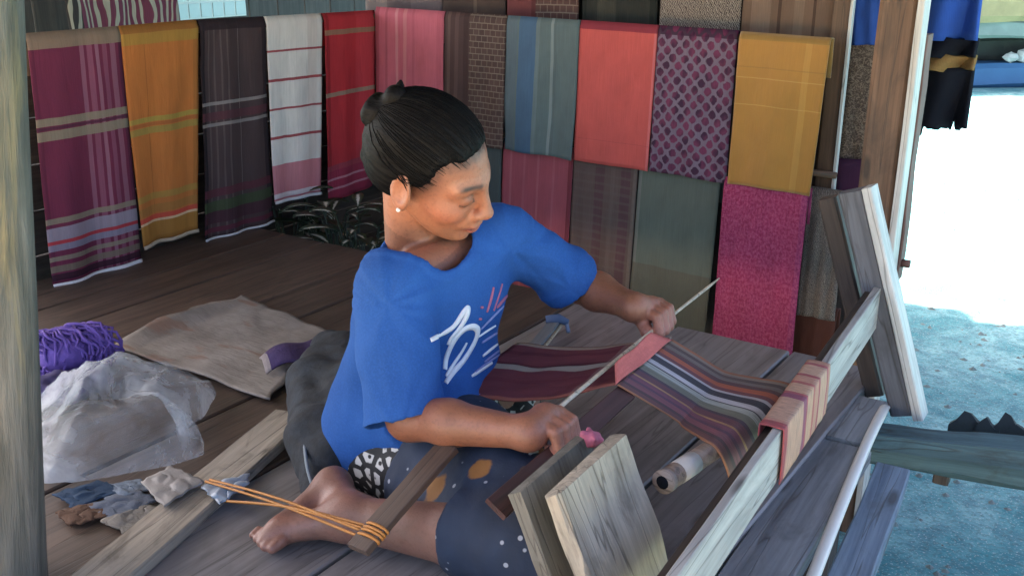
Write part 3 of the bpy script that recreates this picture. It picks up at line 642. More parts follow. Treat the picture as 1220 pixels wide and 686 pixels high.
rows = [((-.700, 1.338, .219), (-.700, 1.540, .232)), ((-.66, 1.369, .186), (-.66, 1.560, .206)), ((-.622, 1.400, .152), (-.622, 1.580, .180)), ((-.605, 1.392, .147), (-.602, 1.590, .172)), ((-.575, 1.372, .150), (-.560, 1.610, .166)), ((-.548, 1.352, .155), (-.520, 1.630, .161)), ((-.533, 1.350, .152), (-.503, 1.635, .154)), ((-.520, 1.350, .138), (-.492, 1.636, .140)), ((-.508, 1.352, .112), (-.482, 1.636, .118)), ((-.500, 1.353, .080), (-.476, 1.636, .092))]
na = spline([r[0] for r in rows], 6); fa = spline([r[1] for r in rows], 6)
def warp_fn(u, v):
    k = v*(len(na)-1); i = min(int(k), len(na)-2); t = k-i
    p = na[i].lerp(na[i+1], t).lerp(fa[i].lerp(fa[i+1], t), u)
    return p+Vector((0, 0, mnoise.noise((u*22, v*2.5, 1))*.0010*(1-v*.5)))
tag(sheet('striped_warp', warp_fn, 70, 54, M_WARP, None, .002), 'striped warp of maroon, white, navy and orange threads stretched over the roller', 'warp')
WS2 = [(0, .07, 'a02a34'), (.07, .10, 'c98a72'), (.10, .40, 'c99a7c'), (.40, .46, '8d2f55'), (.46, .49, 'b0424c'), (.49, .62, 'cfa07c'), (.62, .65, 'b5524c'), (.65, .74, 'c98f72'), (.74, .77, 'a53440'), (.77, .92, 'd0a484'), (.92, .95, 'b34a50'), (.95, 1.0, 'c98f72')]
rd = Vector((-.072, 1.32, .049)).normalized()
def wrap_fn(u, v):
    p = Vector((-.410, .78, .146))+rd*(.565+.262*u); o = rd.cross(Vector((0, 0, 1))).normalized()   # outward side of the plank
    prof = [(-.0165, .02), (-.0165, .047), (-.005, .0478), (.0165, .047), (.0175, .02), (.0178, -.02), (.017, -.044)]
    k = v*(len(prof)-1); i = min(int(k), len(prof)-2); t = k-i; a = prof[i][0]*(1-t)+prof[i+1][0]*t; h = prof[i][1]*(1-t)+prof[i+1][1]*t
    return p+o*a*1.05+Vector((0, 0, h))+o*mnoise.noise((u*14, v*4, 2))*.001
wo = sheet('wrapped_warp_end', wrap_fn, 40, 24, stripe_mat('warp_end_stripes', WS2, .7), None, .0022); tag(wo, 'peach and red striped cloth wrapped round the warp plank', 'cloth')
# roller
rl = empty('warp_roller', (-.553, 1.24, .11), 'round wooden roller with a pale hollow end under the striped warp', 'roller')
M_ROLL = wood('roller_wood', '6a5a50', 'a08c7c', .4, 1.4, .25, .5); M_ROLLHI = plain('highlight_band', 'c9c4bc', .35, .15, 40)
r0, r1 = Vector((-.558, 1.225, .140)), Vector((-.498, 1.70, .131)); rdir = (r1-r0).normalized()
tube('shaft', [r0, r0+rdir*.004, r0+rdir*.03, r0+rdir*.2, r1], [.0155, .0172, .0175, .0165, .016], M_ROLL, rl, 16)
tube('end_ring', [r0-rdir*.0015, r0+rdir*.012], [.0185, .0185], wood('ring', '8d7c74', 'b5a79c', .5, 1), rl, 18); tube('hollow', [r0-rdir*.0022, r0+rdir*.002], [.0105, .0105], M_BLACK, rl, 14)  # black disc stands in for the dark inside of the hollow end
tube('highlight_band', [r0+rdir*.038, r0+rdir*.085], [.0181, .0178], M_ROLLHI, rl, 16)  # pale band paints the bright highlight on the roller

tube('pale_streak', [PX(941, 462, -.487), PX(969, 437, -.480)], .0042, M_ROLLHI, rl, 8)  # pale sliver paints the highlight at the roller's far end
# woven cloth on the lap, salmon strip, pick stick, batten
def lap_fn(u, v):
    n0, f0 = Vector((-.702, 1.335, .222)), Vector((-.702, 1.545, .236)); n1, f1 = Vector((-.985, 1.245, .165)), Vector((-.985, 1.470, .185))
    p = n0.lerp(n1, v).lerp(f0.lerp(f1, v), u); return p+Vector((0, 0, -.020*math.sin(math.pi*v)*(1-.3*u)+mnoise.noise((u*5, v*5, 4))*.006))
M_LAP = fabric('maroon_weave', '70393f', [(.22, .26, 'a59a8c', .25)], [(.0, .04, '9c5a48', .8), (.30, .36, '6a3038', .7), (.52, .60, 'a39c8c', .85), (.60, .64, '4f262c', .7), (.80, .86, '5f2a33', .6), (.95, 1, 'a89c86', .7)], 190)
tag(sheet('woven_cloth', lap_fn, 30, 26, M_LAP, None, .0025), 'maroon woven cloth stretched across the weaver\'s lap', 'cloth')
sa = [PX(732, 436, -.712), PX(774, 399, -.712), PX(799, 408, -.690), PX(733, 461, -.690)]
tag(sheet('salmon_strip', lambda u, v: sa[0].lerp(sa[1], u).lerp(sa[3].lerp(sa[2], u), v)+Vector((0, 0, .003+.002*math.sin(u*9))), 14, 8, fabric('salmon', 'c96a62', (), (), 80), None, .003), 'salmon pink cloth strip between the pick stick and the striped warp', 'cloth')
M_STICK = wood('pale_stick', 'a89a84', 'cfc2ab', .5, 2, .1)
s0, s1 = PX(635, 512, -.738), PX(857, 330, -.742)
tag(tube('pick_stick', [s0+(s1-s0)*(k/14)+Vector((0, 0, .003*math.sin(k*.3))) for k in range(15)], [.0022]+[.0036]*9+[.003]*4+[.0012], M_STICK), 'long thin pale stick held across the warp by the raised hand', 'stick')
tag(board('weaving_batten', PX(590, 606, -.690), PX(747, 467, -.690), .036, .009, (.55, 0, .83), wood('batten_wood', '33211f', '4f3532', .45, 1, .2), None, seg=10, jit=.0008, taper=.9), 'dark flat batten gripped by the lower fist', 'batten')
# back strap board and its orange cord
sb0, sb1 = PZ(427, 655, .090), PY(533, 532, 1.085)
tag(board('strap_board', sb0, sb1, .042, .011, (-.15, -.35, .93), wood('strap_wood', '3f322c', '5d4c42', .5, 1, .2), None, seg=8, jit=.001), 'dark narrow board lying across the bare shin', 'board')
M_CORD = plain('orange_cord', 'b07330', .6, .35, 60, .4, 200)
cd = empty('orange_cord', PZ(440, 640, .05), 'orange double cord looped round the narrow board end', 'cord')
ax = (sb1-sb0).normalized(); wv = ax.cross(Vector((-.15, -.35, .93))).normalized(); up_ = wv.cross(ax).normalized()
lp0 = sb0+ax*.022
for k, (dx, e) in enumerate(((.0, (245, 573, .035)), (.008, (250, 571, .040)), (.020, (272, 597, .028)), (.013, (262, 596, .024)))):
    c = lp0+ax*dx; ring = [c+wv*.0215*math.cos(q)+up_*(.0085*math.sin(q)) for q in np.linspace(-.6, math.pi*1.15, 14)]
    far = PZ(*e); st = ring[-1] if (ring[-1]-far).length < (ring[0]-far).length else ring[0]
    tube('loop', ring, .0024, M_CORD, cd, 7)
    top = max(ring, key=lambda p: -(p-far).length) if k % 2 else st
    tube('strand', spline([top, top.lerp(far, .5)+Vector((0, 0, .006+.002*k)), far], 8), .0022, M_CORD, cd, 7)

# ================================================================ PLATFORM EDGE ON THE YARD SIDE
tag(board('edge_plank', (-.405, .75, -.022), (-.446, 1.79, -.022), .104, .03, (0, 0, 1), M_BENCH, None, seg=10, jit=.002), 'blue-grey plank lying along the platform edge below the warp plank', 'plank')
tag(board('end_plank', (-.452, 1.80, -.020), (-.462, 2.02, -.020), .085, .03, (0, 0, 1), wood('end_wood', '6a6e72', '8d9194', .5, 1, .3), None, seg=5, jit=.002), 'short grey plank at the foot of the slotted upright', 'plank')
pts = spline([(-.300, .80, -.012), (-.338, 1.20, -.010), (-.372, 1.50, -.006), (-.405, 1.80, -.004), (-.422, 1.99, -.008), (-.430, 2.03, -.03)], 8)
def strip_geo(pts, w, t):
    vs, fs = [], []; m = len(pts)
    for i, p in enumerate(pts):
        tg = (pts[min(i+1, m-1)]-pts[max(i-1, 0)]).normalized(); sdv = tg.cross(Vector((0, 0, 1))).normalized(); u_ = sdv.cross(tg)
        for q in range(7): a = math.pi*q/6; vs.append(p+sdv*math.cos(a)*w/2+u_*math.sin(a)*t)
        vs.append(p-u_*t*.6)
    for i in range(m-1):
        for j in range(8): a = i*8+j; b = i*8+(j+1) % 8; fs.append((a, b, b+8, a+8))
    fs += [tuple(reversed(range(8))), tuple(range((m-1)*8, m*8))]; return vs, fs
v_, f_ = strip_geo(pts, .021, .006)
tag(mesh('lit_rim', v_, f_, plain('lit_rim_pale', 'd2d2cc', .3, .12, 12, .15, 30), None, True), 'pale curved strip standing in for the sunlit platform edge', 'edge strip')  # pale strip stands in for the sunlit edge of the bench plank
tag(board('outer_plank', (-.262, .85, -.045), (-.352, 1.80, -.045), .062, .028, (0, 0, 1), M_BLUEW, None, seg=10, jit=.002), 'dark blue-grey outer plank beside the pale edge strip', 'plank')
# log running out into the yard
lg = empty('yard_beam', (-.1, 2.05, -.12), 'dark weathered beam with a splintered top jutting from the platform into the yard', 'beam')
ls = [(-.50, 1.90, -.040), (-.38, 1.935, -.048), (-.27, 1.985, -.052), (-.16, 2.03, -.058), (.0, 2.10, -.066), (.3, 2.24, -.085), (.6, 2.38, -.11)]
M_LOG = wood('beam_wood', '36484c', '526a6e', .8, .7, .5, .2, bs=.9)
board('beam', (-.50, 1.885, -.052), (.70, 2.40, -.118), .080, .066, (0, -.15, 1), M_LOG, lg, seg=22, jit=.006, ch=.3, taper=2.2)
M_SPL = plain('splinter_wood', '2c3436', .8, .4, 30, .6, 50)
rs = random.Random(4)
for k, (px, py, h, w) in enumerate(((1150, 496, .050, .034), (1176, 500, .030, .024), (1190, 501, .044, .030), (1212, 505, .026, .026), (1236, 508, .046, .036))):
    b = PY(px, py+13, 2.105+k*.014); d = Vector((.9, .4, 0)).normalized(); n_ = 5; vs = []
    for q in range(n_+1):                                     # torn, uneven upper edge
        s_ = q/n_*2-1; hh = max(.004, h*(1-abs(s_+.35*math.sin(k*2.3)))*(.75+.5*rs.random()))
        for dy, zz in ((0, -.03), (0, hh), (.018, hh*.8), (.035, -.03)): vs.append(b+d*w*s_+Vector((0, dy, zz)))
    fs = [(q*4+r, q*4+4+r, q*4+4+(r+1) % 4, q*4+(r+1) % 4) for q in range(n_) for r in range(4)]+[(3, 2, 1, 0), (n_*4, n_*4+1, n_*4+2, n_*4+3)]
    mesh('splinter', vs, fs, M_SPL, lg)
board('log_peg', (-.292, 1.98, -.13), (-.292, 1.98, -.06), .03, .03, (1, 0, 0), M_DARK, lg, seg=2)
# ================================================================ THE WEAVER
A3 = lambda v: np.array(tuple(v), float)
def rz(t): c, s = math.cos(t), math.sin(t); return np.array([[c, -s, 0], [s, c, 0], [0, 0, 1.]])
def ry(t): c, s = math.cos(t), math.sin(t); return np.array([[c, 0, s], [0, 1, 0], [-s, 0, c]])
def rx(t): c, s = math.cos(t), math.sin(t); return np.array([[1, 0, 0], [0, c, -s], [0, s, c]])
HS = .975                                                   # head scale
HC = A3(PY(514, 197, 1.25))                                 # centre of the head
HR = rz(math.radians(18)) @ ry(math.radians(24)) @ rx(math.radians(20))
def hp(x, y, z): return HC + HR @ (np.array([x, y, z])*HS)
NECK = A3(PY(498, 306, 1.285))
SN, EN, WN = A3(PY(466, 345, 1.155)), A3(PY(488, 497, 1.10)), A3(PY(630, 516, 1.12))
SF, EF, WF = A3(PY(607, 284, 1.455)), A3(PY(690, 338, 1.60)), A3(PY(755, 366, 1.55))
PEL = np.array([-1.085, 1.30, .075])
GN = A3(PX(668, 520, -.700)); GF = A3(PX(787, 384, -.742))   # grips: near fist on the batten, far hand on the pick stick
person = empty('person', (PEL[0], PEL[1], 0), 'woman in a blue printed T-shirt seated on the floor, weaving with both hands', 'person')

fb = Field((-1.42, .80, -.005), (-.62, 1.74, .74), .0028)
# --- head
E_ = lambda c, r, k=.012, op='add', R=None: fb.ell(hp(*c), np.array(r)*HS, HR if R is None else HR@R, k, op)
C_ = lambda a, b, ra, rb, k=.008, op='add': fb.cone(hp(*a), hp(*b), ra*HS, rb*HS, k, op)
E_((-.012, 0, .032), (.096, .075, .086))
E_((.036, 0, -.020), (.058, .060, .082), .03)
E_((.050, 0, -.064), (.038, .040, .046), .025)
for s in (-1, 1):
    C_((-.002, s*.052, -.046), (.064, s*.014, -.098), .016, .013, .022)
    E_((.058, s*.043, -.030), (.027, .022, .021), .022)
    C_((.086, s*.014, .019), (.068, s*.049, .018), .010, .009, .016)
    E_((.101, s*.033, .000), (.018, .018, .013), .010, 'sub')
    E_((.077, s*.033, -.001), (.0150, .0165, .0135), .0035)                      # closed lid over the eyeball
    C_((.0925, s*.022, -.0085), (.084, s*.046, -.0080), .0028, .0022, .004)       # lower lid
    E_((.104, s*.0135, -.040), (.0105, .0085, .0085), .005)
    C_((.092, s*.018, -.048), (.083, s*.028, -.064), .004, .003, .010)            # nasolabial
    ear = rz(s*.42)@ry(-.18)
    E_((-.014, s*.078, -.012), (.024, .009, .036), .005, 'add', ear)
    E_((-.011, s*.086, -.008), (.014, .0065, .022), .004, 'sub', ear)
    E_((-.002, s*.078, -.014), (.006, .006, .008), .003, 'add', ear)
    E_((-.006, s*.076, -.040), (.009, .007, .010), .005, 'add', ear)
C_((.090, 0, .014), (.114, 0, -.034), .0085, .0105, .012)
E_((.113, 0, -.036), (.0125, .0125, .0100), .006)
for s in (-1, 1): E_((.107, s*.0075, -.0475), (.0045, .004, .003), .003, 'sub')
E_((.089, 0, -.062), (.020, .026, .016), .014)
E_((.103, 0, -.0635), (.0095, .022, .0058), .004)
E_((.100, 0, -.0755), (.0105, .0200, .0070), .004)
C_((.110, -.022, -.0692), (.110, .022, -.0692), .0022, .0022, .003, 'sub')
E_((.080, 0, -.098), (.017, .019, .016), .014)
# --- neck, trunk, limbs
fb.cone(hp(-.036, .004, -.040), NECK+[-.014, .006, .0], .044, .049, .009)
fb.cone(SN+np.array([-.012, .04, .0]), SF+np.array([-.012, -.04, .0]), .044, .044, .014)
for c, r in ((A3(PY(516, 352, 1.315))+[-.012, 0, 0], (.080, .14, .10)), (PEL+[.03, 0, .12], (.09, .13, .12)), (PEL, (.11, .15, .085))): fb.ell(c, r, None, .014)
fb.chain([SN, EN], [.045, .037], .02); fb.chain([EN, EN+(WN-EN)*.35, WN], [.034, .035, .023], .015)
fb.chain([SF, EF], [.043, .036], .02); fb.chain([EF, EF+(WF-EF)*.35, WF], [.035, .036, .023], .015)
KN = A3(PZ(655, 655, .075)); AN = A3(PZ(418, 616, .048)); HEEL = A3(PZ(397, 578, .05)); TOE = A3(PZ(322, 640, .022))
fb.chain([PEL+[.04, -.07, -.01], KN], [.06, .05], .02)
fb.chain([KN, KN+(AN-KN)*.40, AN], [.050, .048, .032], .02)
fb.cone(AN, HEEL, .032, .027, .025); fb.cone(HEEL, TOE, .026, .018, .025); fb.cone(AN, TOE+[.012, .015, .008], .030, .018, .025)
td = (TOE-HEEL)/np.linalg.norm(TOE-HEEL); ts = np.cross(td, [0, 0, 1.]); ts /= np.linalg.norm(ts)
for i in range(5):
    b0 = TOE+ts*(i-2)*.013+np.array([0, 0, .004]); fb.chain([b0, b0+td*(.022-abs(i-1)*.003)], [.011-.001*i, .0085-.0006*i], .004)
KF = PEL+[.10, .17, -.025]; fb.chain([PEL+[.04, .09, 0], KF], [.065, .046], .02); fb.chain([KF, KF+[-.26, .08, -.01]], [.04, .030], .02)
# --- hands: palm, four curled fingers and a thumb closed on what they hold
tipmark = []
def fist(W, G, along, out, dn, kn0, sgn):
    """W wrist, G grip axis point; along = axis of the held stick, out = away from the palm over it, dn = downwards"""
    al, ou, dw = [np.array(q, float)/np.linalg.norm(q) for q in (along, out, dn)]
    palm = G - ou*.030 - dw*.012
    fb.cone(W, palm, .024, .026, .02)
    for i in range(4):
        o = (i-1.5)*.0185; ln = (1.0, 1.08, 1.02, .84)[i]
        k = G + al*o - ou*.020 - dw*(.024-.003*abs(i-1.2)) 
        fb.cone(palm + al*o*.8, k, .0155, .0115, .010)
        p1 = k + ou*.030*ln - dw*.001; p2 = p1 + ou*.006 + dw*.026*ln; p3 = p2 - ou*.020*ln + dw*.008
        fb.chain([k, p1, p2, p3], [.0108, .0098, .0090, .0078], .0025)
        tipmark.append(p3)
    t0 = palm + al*sgn*.030 + dw*.012; t1 = G + al*sgn*.036 - ou*.012 + dw*.012; t2 = G + al*sgn*.020 + ou*.008 + dw*.018
    fb.chain([t0, t1, t2], [.0135, .0112, .0088], .006); tipmark.append(t2)
fist(WN, GN, (0, 1, -.05), (1, -.1, -.25), (.1, 0, -1), None, 1)
fist(WF, GF, (0, 1, .02), (1, -.35, -.15), (.2, -.2, -1), None, -1)
Vb, Qb = fb.surface()

def skin_mat():
    N = NT('skin'); c = N.new('Attribute', _attribute_name='tint').outputs[0]; o = N.obj()
    c = N.mix(N.math('MULTIPLY', N.ramp(N.noise(o, 45, 4), [(.4, 0.), (.65, 1.)]).outputs[0], .16), c, s2l('5c3526'))
    c = N.mix(N.math('MULTIPLY', N.ramp(N.noise(o, 9, 3), [(.4, 0.), (.65, 1.)]).outputs[0], .18), c, s2l('b5705a'))
    h = N.noise(o, 420, 3); h2 = N.noise(o, 90, 3)
    c = N.mix(N.math('MULTIPLY', N.ramp(N.noise(o, 190, 3), [(.52, 0.), (.66, 1.)]).outputs[0], .22), c, s2l('4a2a1e'))
    rgh = N.math('ADD', .30, N.math('MULTIPLY', N.noise(o, 30, 4), .32))
    return N.done(c, rgh, N.bump(N.math('ADD', h, N.math('MULTIPLY', h2, .8)), .4, .0014), Specular__IOR__Level=.5, Subsurface__Weight=.08, Subsurface__Radius=(.010, .004, .002), Subsurface__Scale=.5)
tint = np.tile(np.array(s2l('85573f')), (len(Vb), 1))
L = ((Vb-HC)@HR)/HS                                           # head-local coordinates of every vertex
head = (L[:, 2] > -.13) & (np.abs(L[:, 0]) < .14) & (np.abs(L[:, 1]) < .1)
def paint(mask, w, col):
    c = np.array(s2l(col)); w = np.clip(w, 0, 1)[:, None]*mask[:, None]; tint[:] = tint*(1-w)+c*w
paint(head, np.ones(len(Vb)), 'a26a4e')
g2 = lambda p, r: np.exp(-(((L-np.array(p))/np.array(r))**2).sum(1))
for s in (-1, 1):
    paint(head, .5*g2((.06, s*.045, -.03), (.03, .03, .025)), 'b25c42')
    paint(head, .45*g2((.09, s*.033, .003), (.03, .024, .014)), '6b4030')
    u = (np.abs(L[:, 1])-.011)/.044; zc = .0225+.006*np.sin(np.clip(u, 0, 1)*2.2)-.004*np.clip(u, 0, 1)
    sd_ = np.sign(L[:, 1]) == s
    br = sd_ & (u > 0) & (u < 1.05) & (L[:, 0] > .045)
    paint(head & br, .95*np.exp(-((L[:, 2]-zc)/.0046)**2)*np.clip(np.minimum(u*8, (1.05-u)*4), 0, 1), '241a17')
    ul = (np.abs(L[:, 1])-.018)/.030; zl = -.0075-.0015*np.sin(np.clip(ul, 0, 1)*3.1)
    paint(head & sd_ & (ul > -.02) & (ul < 1.05) & (L[:, 0] > .06), .95*np.exp(-((L[:, 2]-zl)/.0020)**2), '17100e')
    zf = .0085+.002*np.sin(np.clip(ul, 0, 1)*3.1)
    paint(head & sd_ & (ul > 0) & (ul < 1) & (L[:, 0] > .06), .5*np.exp(-((L[:, 2]-zf)/.0016)**2), '4d2c20')
    paint(head, .6*g2((.11, s*.0075, -.046), (.006, .005, .004)), '2e1712')
ml = head & (L[:, 0] > .075) & (np.abs(L[:, 1]) < .027)
paint(ml, .8*np.exp(-((L[:, 2]+.0695)/.0085)**4)*np.clip((.027-np.abs(L[:, 1]))/.006, 0, 1), '8c4a44')
paint(ml, .8*np.exp(-((L[:, 2]+.0692)/.0016)**2), '3d1c19')
paint((Vb[:, 2] < .12) & (Vb[:, 1] < 1.16), np.ones(len(Vb)), '75564a')
for t in tipmark:
    paint(np.ones(len(Vb), bool), .55*np.exp(-(((Vb-t)**2).sum(1))/.020**2), 'cb8d80')
for G in (GN, GF): paint(np.ones(len(Vb), bool), .45*np.exp(-(((Vb-G)**2).sum(1))/.055**2), 'c08470')

# --- hair: sleek, combed back to a coiled bun
hl = .0030
fh = Field(HC-.17, HC+.17, hl)
fh.ell(hp(-.018, 0, .034), np.array((.1045, .0800, .0915))*HS, HR, 0)
fh.ell(hp(-.048, 0, -.008), np.array((.066, .070, .070))*HS, HR, .03)
nfr = HR@np.array([.80, 0, -.60]); fh.plane(hp(.030, 0, .020), nfr/np.linalg.norm(nfr), .012)
for s in (-1, 1):
    fh.ell(hp(.002, s*.088, -.026), np.array((.034, .028, .036))*HS, HR, .008, 'sub')
    fh.ell(hp(.064, s*.070, .040), np.array((.030, .030, .036))*HS, HR, .012, 'sub')
Vh, Qh = fh.surface()
Vs = Vh.copy(); Lh = ((Vh-HC)@HR)/HS; nh = normals(Vh, Qh)
ang = np.arctan2(Lh[:, 1], Lh[:, 2]-.02)
groove = np.array([mnoise.fractal((a*9, l[0]*3, l[2]*2), 1., 2., 3) for a, l in zip(ang, Lh)])
Vh = Vh + nh*(groove*.0022)[:, None]
from mathutils.kdtree import KDTree
kd = KDTree(len(Vh)//3+1)
for i in range(0, len(Vh), 3): kd.insert(tuple(Vh[i]), i)
kd.balance(); wgt = np.zeros(len(Vb)); near = np.where(head & (L[:, 2] > -.03) & (np.abs(L[:, 1]) < .074))[0]
for i in near:
    dd = kd.find(tuple(Vb[i]))[2]; wgt[i] = .9*math.exp(-(max(dd-.003, 0)/.0105)**1.2)*(.92+.16*mnoise.noise((L[i, 1]*160, L[i, 2]*40, 1)))
paint(head, wgt, '15100e')
body, Vb2 = np_mesh('body', Vb, Qb, skin_mat(), person, 2, {'tint': tint}, (PEL[0], PEL[1], 0))
def hair_mat():
    N = NT('hair'); o = N.obj()
    h = N.noise(N.map(o, (14, 240, 240)), 1, 4, .65, .4); h2 = N.noise(N.map(o, (6, 60, 60)), 1, 3)
    c = N.mix(N.ramp(h, [(.42, 0.), (.7, 1.)]).outputs[0], (.0025, .0022, .0022), (.009, .0085, .008))
    return N.done(c, N.math('ADD', .46, N.math('MULTIPLY', h2, .2)), N.bump(N.math('ADD', h, h2), .55, .0022), Specular__IOR__Level=.10, Anisotropic=.4)
M_HAIR = hair_mat()
me_h, Vh2 = np_mesh('hair', Vh-HC, Qh, M_HAIR, None, 1, None, (0, 0, 0))
# lay the hair mesh in head axes so that its strands run front to back
Mh = Matrix.Translation(Vector(HC)) @ Matrix([list(r) for r in HR]).to_4x4(); inv = Mh.to_3x3().inverted()
co = np.zeros(len(Vh2)*3, np.float32); me_h.data.vertices.foreach_get('co', co); co = co.reshape(-1, 3)@HR; me_h.data.vertices.foreach_set('co', co.astype(np.float32).ravel())
me_h.parent = person; me_h.matrix_parent_inverse = MP[person].inverted(); me_h.matrix_basis = Mh; MP[me_h] = Mh
bvh = BVHTree.FromPolygons([tuple(v) for v in Vh], [tuple(int(i) for i in q) for q in Qh]); bvb = BVHTree.FromPolygons([tuple(v) for v in Vb], [tuple(int(i) for i in q) for q in Qb])
cand = [i for i in near if .42 < wgt[i] < .85 and L[i, 0] > .012 and not (L[i, 0] < .022 and L[i, 2] < .0)]; rs_ = random.Random(2); hv, hf = [], []; O_ = hp(-.014, 0, .034); bund = HR@np.array([-.100, -.010, .030])
for k in range(230):
    i = cand[rs_.randrange(len(cand))]; d0 = Vb[i]-O_; d0 /= np.linalg.norm(d0); d1 = bund/np.linalg.norm(bund); om = math.acos(float(np.clip(d0@d1, -1, 1))); pts_ = []
    T_ = rs_.uniform(.35, .95)
    for q in range(13):
        t = q/12*T_; dd = (math.sin((1-t)*om)*d0+math.sin(t*om)*d1)/math.sin(om); org = O_+dd*.22; best = None
        for tr_ in (bvh, bvb):
            h_ = tr_.ray_cast(Vector(org), Vector(-dd), .22)
            if h_[0] is not None and (best is None or h_[3] < best[1]): best = (h_[0], h_[3])
        if best: pts_.append(best[0]+Vector(dd)*(.0002+.0007*math.sin(math.pi*q/12)))
    if len(pts_) > 4:
        m_ = len(pts_); v, f = tube_geo(pts_, [.0002+.0008*min(1, q/4)*(1-.5*q/m_) for q in range(m_)], 4); b = len(hv); hv += v; hf += [tuple(j+b for j in q) for q in f]
mesh('hair_strands', hv, hf, M_HAIR, person, True)
# bun: twisted coils of hair at the back of the crown
fbn = Field(HC-.2, HC+.17, .003)
bc = np.array([-.108, -.010, .038])
for k in range(30):                                            # one thick twisted lock coiled three times
    t = k/30; q0, q1 = t*6.283*3, (t+1/30)*6.283*3
    P_ = lambda q, t: hp(bc[0]+.010-.020*(1-abs(2*t-1)), bc[1]+(.023-.012*t)*math.cos(q), bc[2]+.018+(.024-.012*t)*math.sin(q))
    fbn.cone(P_(q0, t), P_(q1, t+1/30), .0098, .0098, .007)
rb = random.Random(11)
for k in range(46):                                            # loose frizz and the messy lock down the nape
    t = rb.random(); q = rb.uniform(0, 6.283); c0 = hp(-.098+.012*math.cos(q)+.012*t, -.010+.026*math.sin(q), .090-.135*t)
    d0 = np.array([rb.uniform(-1, 1) for _ in range(3)])*.010; fbn.chain([c0, c0+d0, c0+d0*1.2+np.array([0, 0, .006])], [.0075, .006, .003], .004)
fbn.cone(hp(-.085, -.01, .10), hp(-.10, -.012, -.03), .018, .02, .01)
Vn, Qn = fbn.surface(); np_mesh('hair_bun', Vn, Qn, M_HAIR, person, 0, None, (PEL[0], PEL[1], 0))
M_PEARL = plain('pearl', 'd8d4cc', .25, .05, 5, 0)
def ball(name, c, r, mat, parent, n=10):
    vs, fs = [], []
    for i in range(n+1):
        for j in range(n*2): th = math.pi*i/n; q = math.pi*j/n; vs.append(Vector(c)+Vector((math.sin(th)*math.cos(q), math.sin(th)*math.sin(q), math.cos(th)))*r)
    for i in range(n):
        for j in range(n*2): fs.append((i*2*n+j, i*2*n+(j+1) % (2*n), (i+1)*2*n+(j+1) % (2*n), (i+1)*2*n+j))
    return mesh(name, vs, fs, mat, parent, True)
ball('ear_stud', hp(-.006, -.087, -.043), .0035, M_PEARL, person)

# --- T-shirt
fs_ = Field((-1.36, .98, -.03), (-.78, 1.72, .52), .0036)
c1, c2, c3 = A3(PY(520, 350, 1.315)), A3(PY(508, 435, 1.315)), A3(PY(497, 500, 1.315))+[0, 0, -.01]
LEAN = ry(math.radians(8))
fs_.ell(c1, (.108, .165, .115), LEAN, .03); fs_.ell(c2, (.118, .160, .13), LEAN, .05); fs_.ell(c3, (.130, .170, .12), None, .05); fs_.cone(SN+[-.02, .03, -.05], c3+[-.07, -.10, -.05], .055, .075, .05); fs_.ell((-1.09, 1.235, .080), (.100, .125, .11), None, .05); fs_.ell((-1.02, 1.225, .125), (.115, .105, .09), None, .04); fs_.plane((-1.18, 1.17, .016), (.30, .12, -1))
fs_.cone(SN+np.array([-.005, .035, .012]), SF+np.array([-.005, -.035, .012]), .052, .052, .05)
fs_.cone(SN+np.array([0, .045, .010]), NECK+np.array([-.01, -.02, -.016]), .044, .050, .03); fs_.cone(SF+np.array([0, -.04, .02]), NECK+np.array([-.01, .02, -.012]), .046, .052, .03)
EH = EN+np.array([-.012, 0, .004])
fs_.cone(SN, SN+(EH-SN)*.55, .058, .062, .035); fs_.cone(SN+(EH-SN)*.5, EH+(EH-SN)*.14, .062, .068, .02)
HFm = A3(PY(676, 332, 1.565)); fs_.cone(SF, HFm, .054, .055, .03); fs_.cone(HFm, HFm+(HFm-SF)*.3, .055, .056, .02)
# hems: cut the sleeves square, hollow them, open the neck
def cut_local(center, nrm, rad):
    """remove what lies beyond a plane, inside a ball round the hem only"""
    n = np.array(nrm)/np.linalg.norm(nrm); sl = fs_._win(center-rad, center+rad); x, y, z = fs_._grid(sl)
    d = (x-center[0])*n[0]+(y-center[1])*n[1]+(z-center[2])*n[2]; b = np.sqrt((x-center[0])**2+(y-center[1])**2+(z-center[2])**2)-rad
    m = np.maximum(-d, b); fs_._op(sl, np.broadcast_to(m, fs_.F[sl].shape).astype(np.float32), .002, 'sub')
udn = (EH-SN)/np.linalg.norm(EH-SN); udf = (HFm-SF)/np.linalg.norm(HFm-SF)
cutn = EH+udn*.008
cut_local(cutn+udn*.06, udn*1.0+np.array([.28, 0, .0]), .085) if False else None
fs_.cone(cutn-udn*.03+np.array([0, 0, 0]), cutn+udn*.10, .055, .062, .006, 'sub')
def halfcut(center, nrm, rad):
    n = np.array(nrm)/np.linalg.norm(nrm); sl = fs_._win(center-rad, center+rad); x, y, z = fs_._grid(sl)
    d = -((x-center[0])*n[0]+(y-center[1])*n[1]+(z-center[2])*n[2])
    q = np.sqrt((x-center[0])**2+(y-center[1])**2+(z-center[2])**2)-rad
    fs_._op(sl, np.maximum(d, q).astype(np.float32), .0, 'sub')
halfcut(cutn, udn, .105) if False else None
halfcut(cutn+np.array([.0, -.015, 0]), udn+np.array([.12, 0, 0]), .088)
fs_.cone(HFm-udf*.03, HFm+udf*.10, .047, .050, .006, 'sub'); halfcut(HFm+udf*.012, udf+np.array([0, 0, -.25]), .085)
fs_.ell(A3(PY(503, 287, 1.255)), (.078, .098, .060), ry(math.radians(24)), .006, 'sub')
fs_.cone(A3(PY(507, 288, 1.262)), hp(-.02, 0, 0), .06, .09, .006, 'sub')
Vt, Qt = fs_.surface(); nt = normals(Vt, Qt)
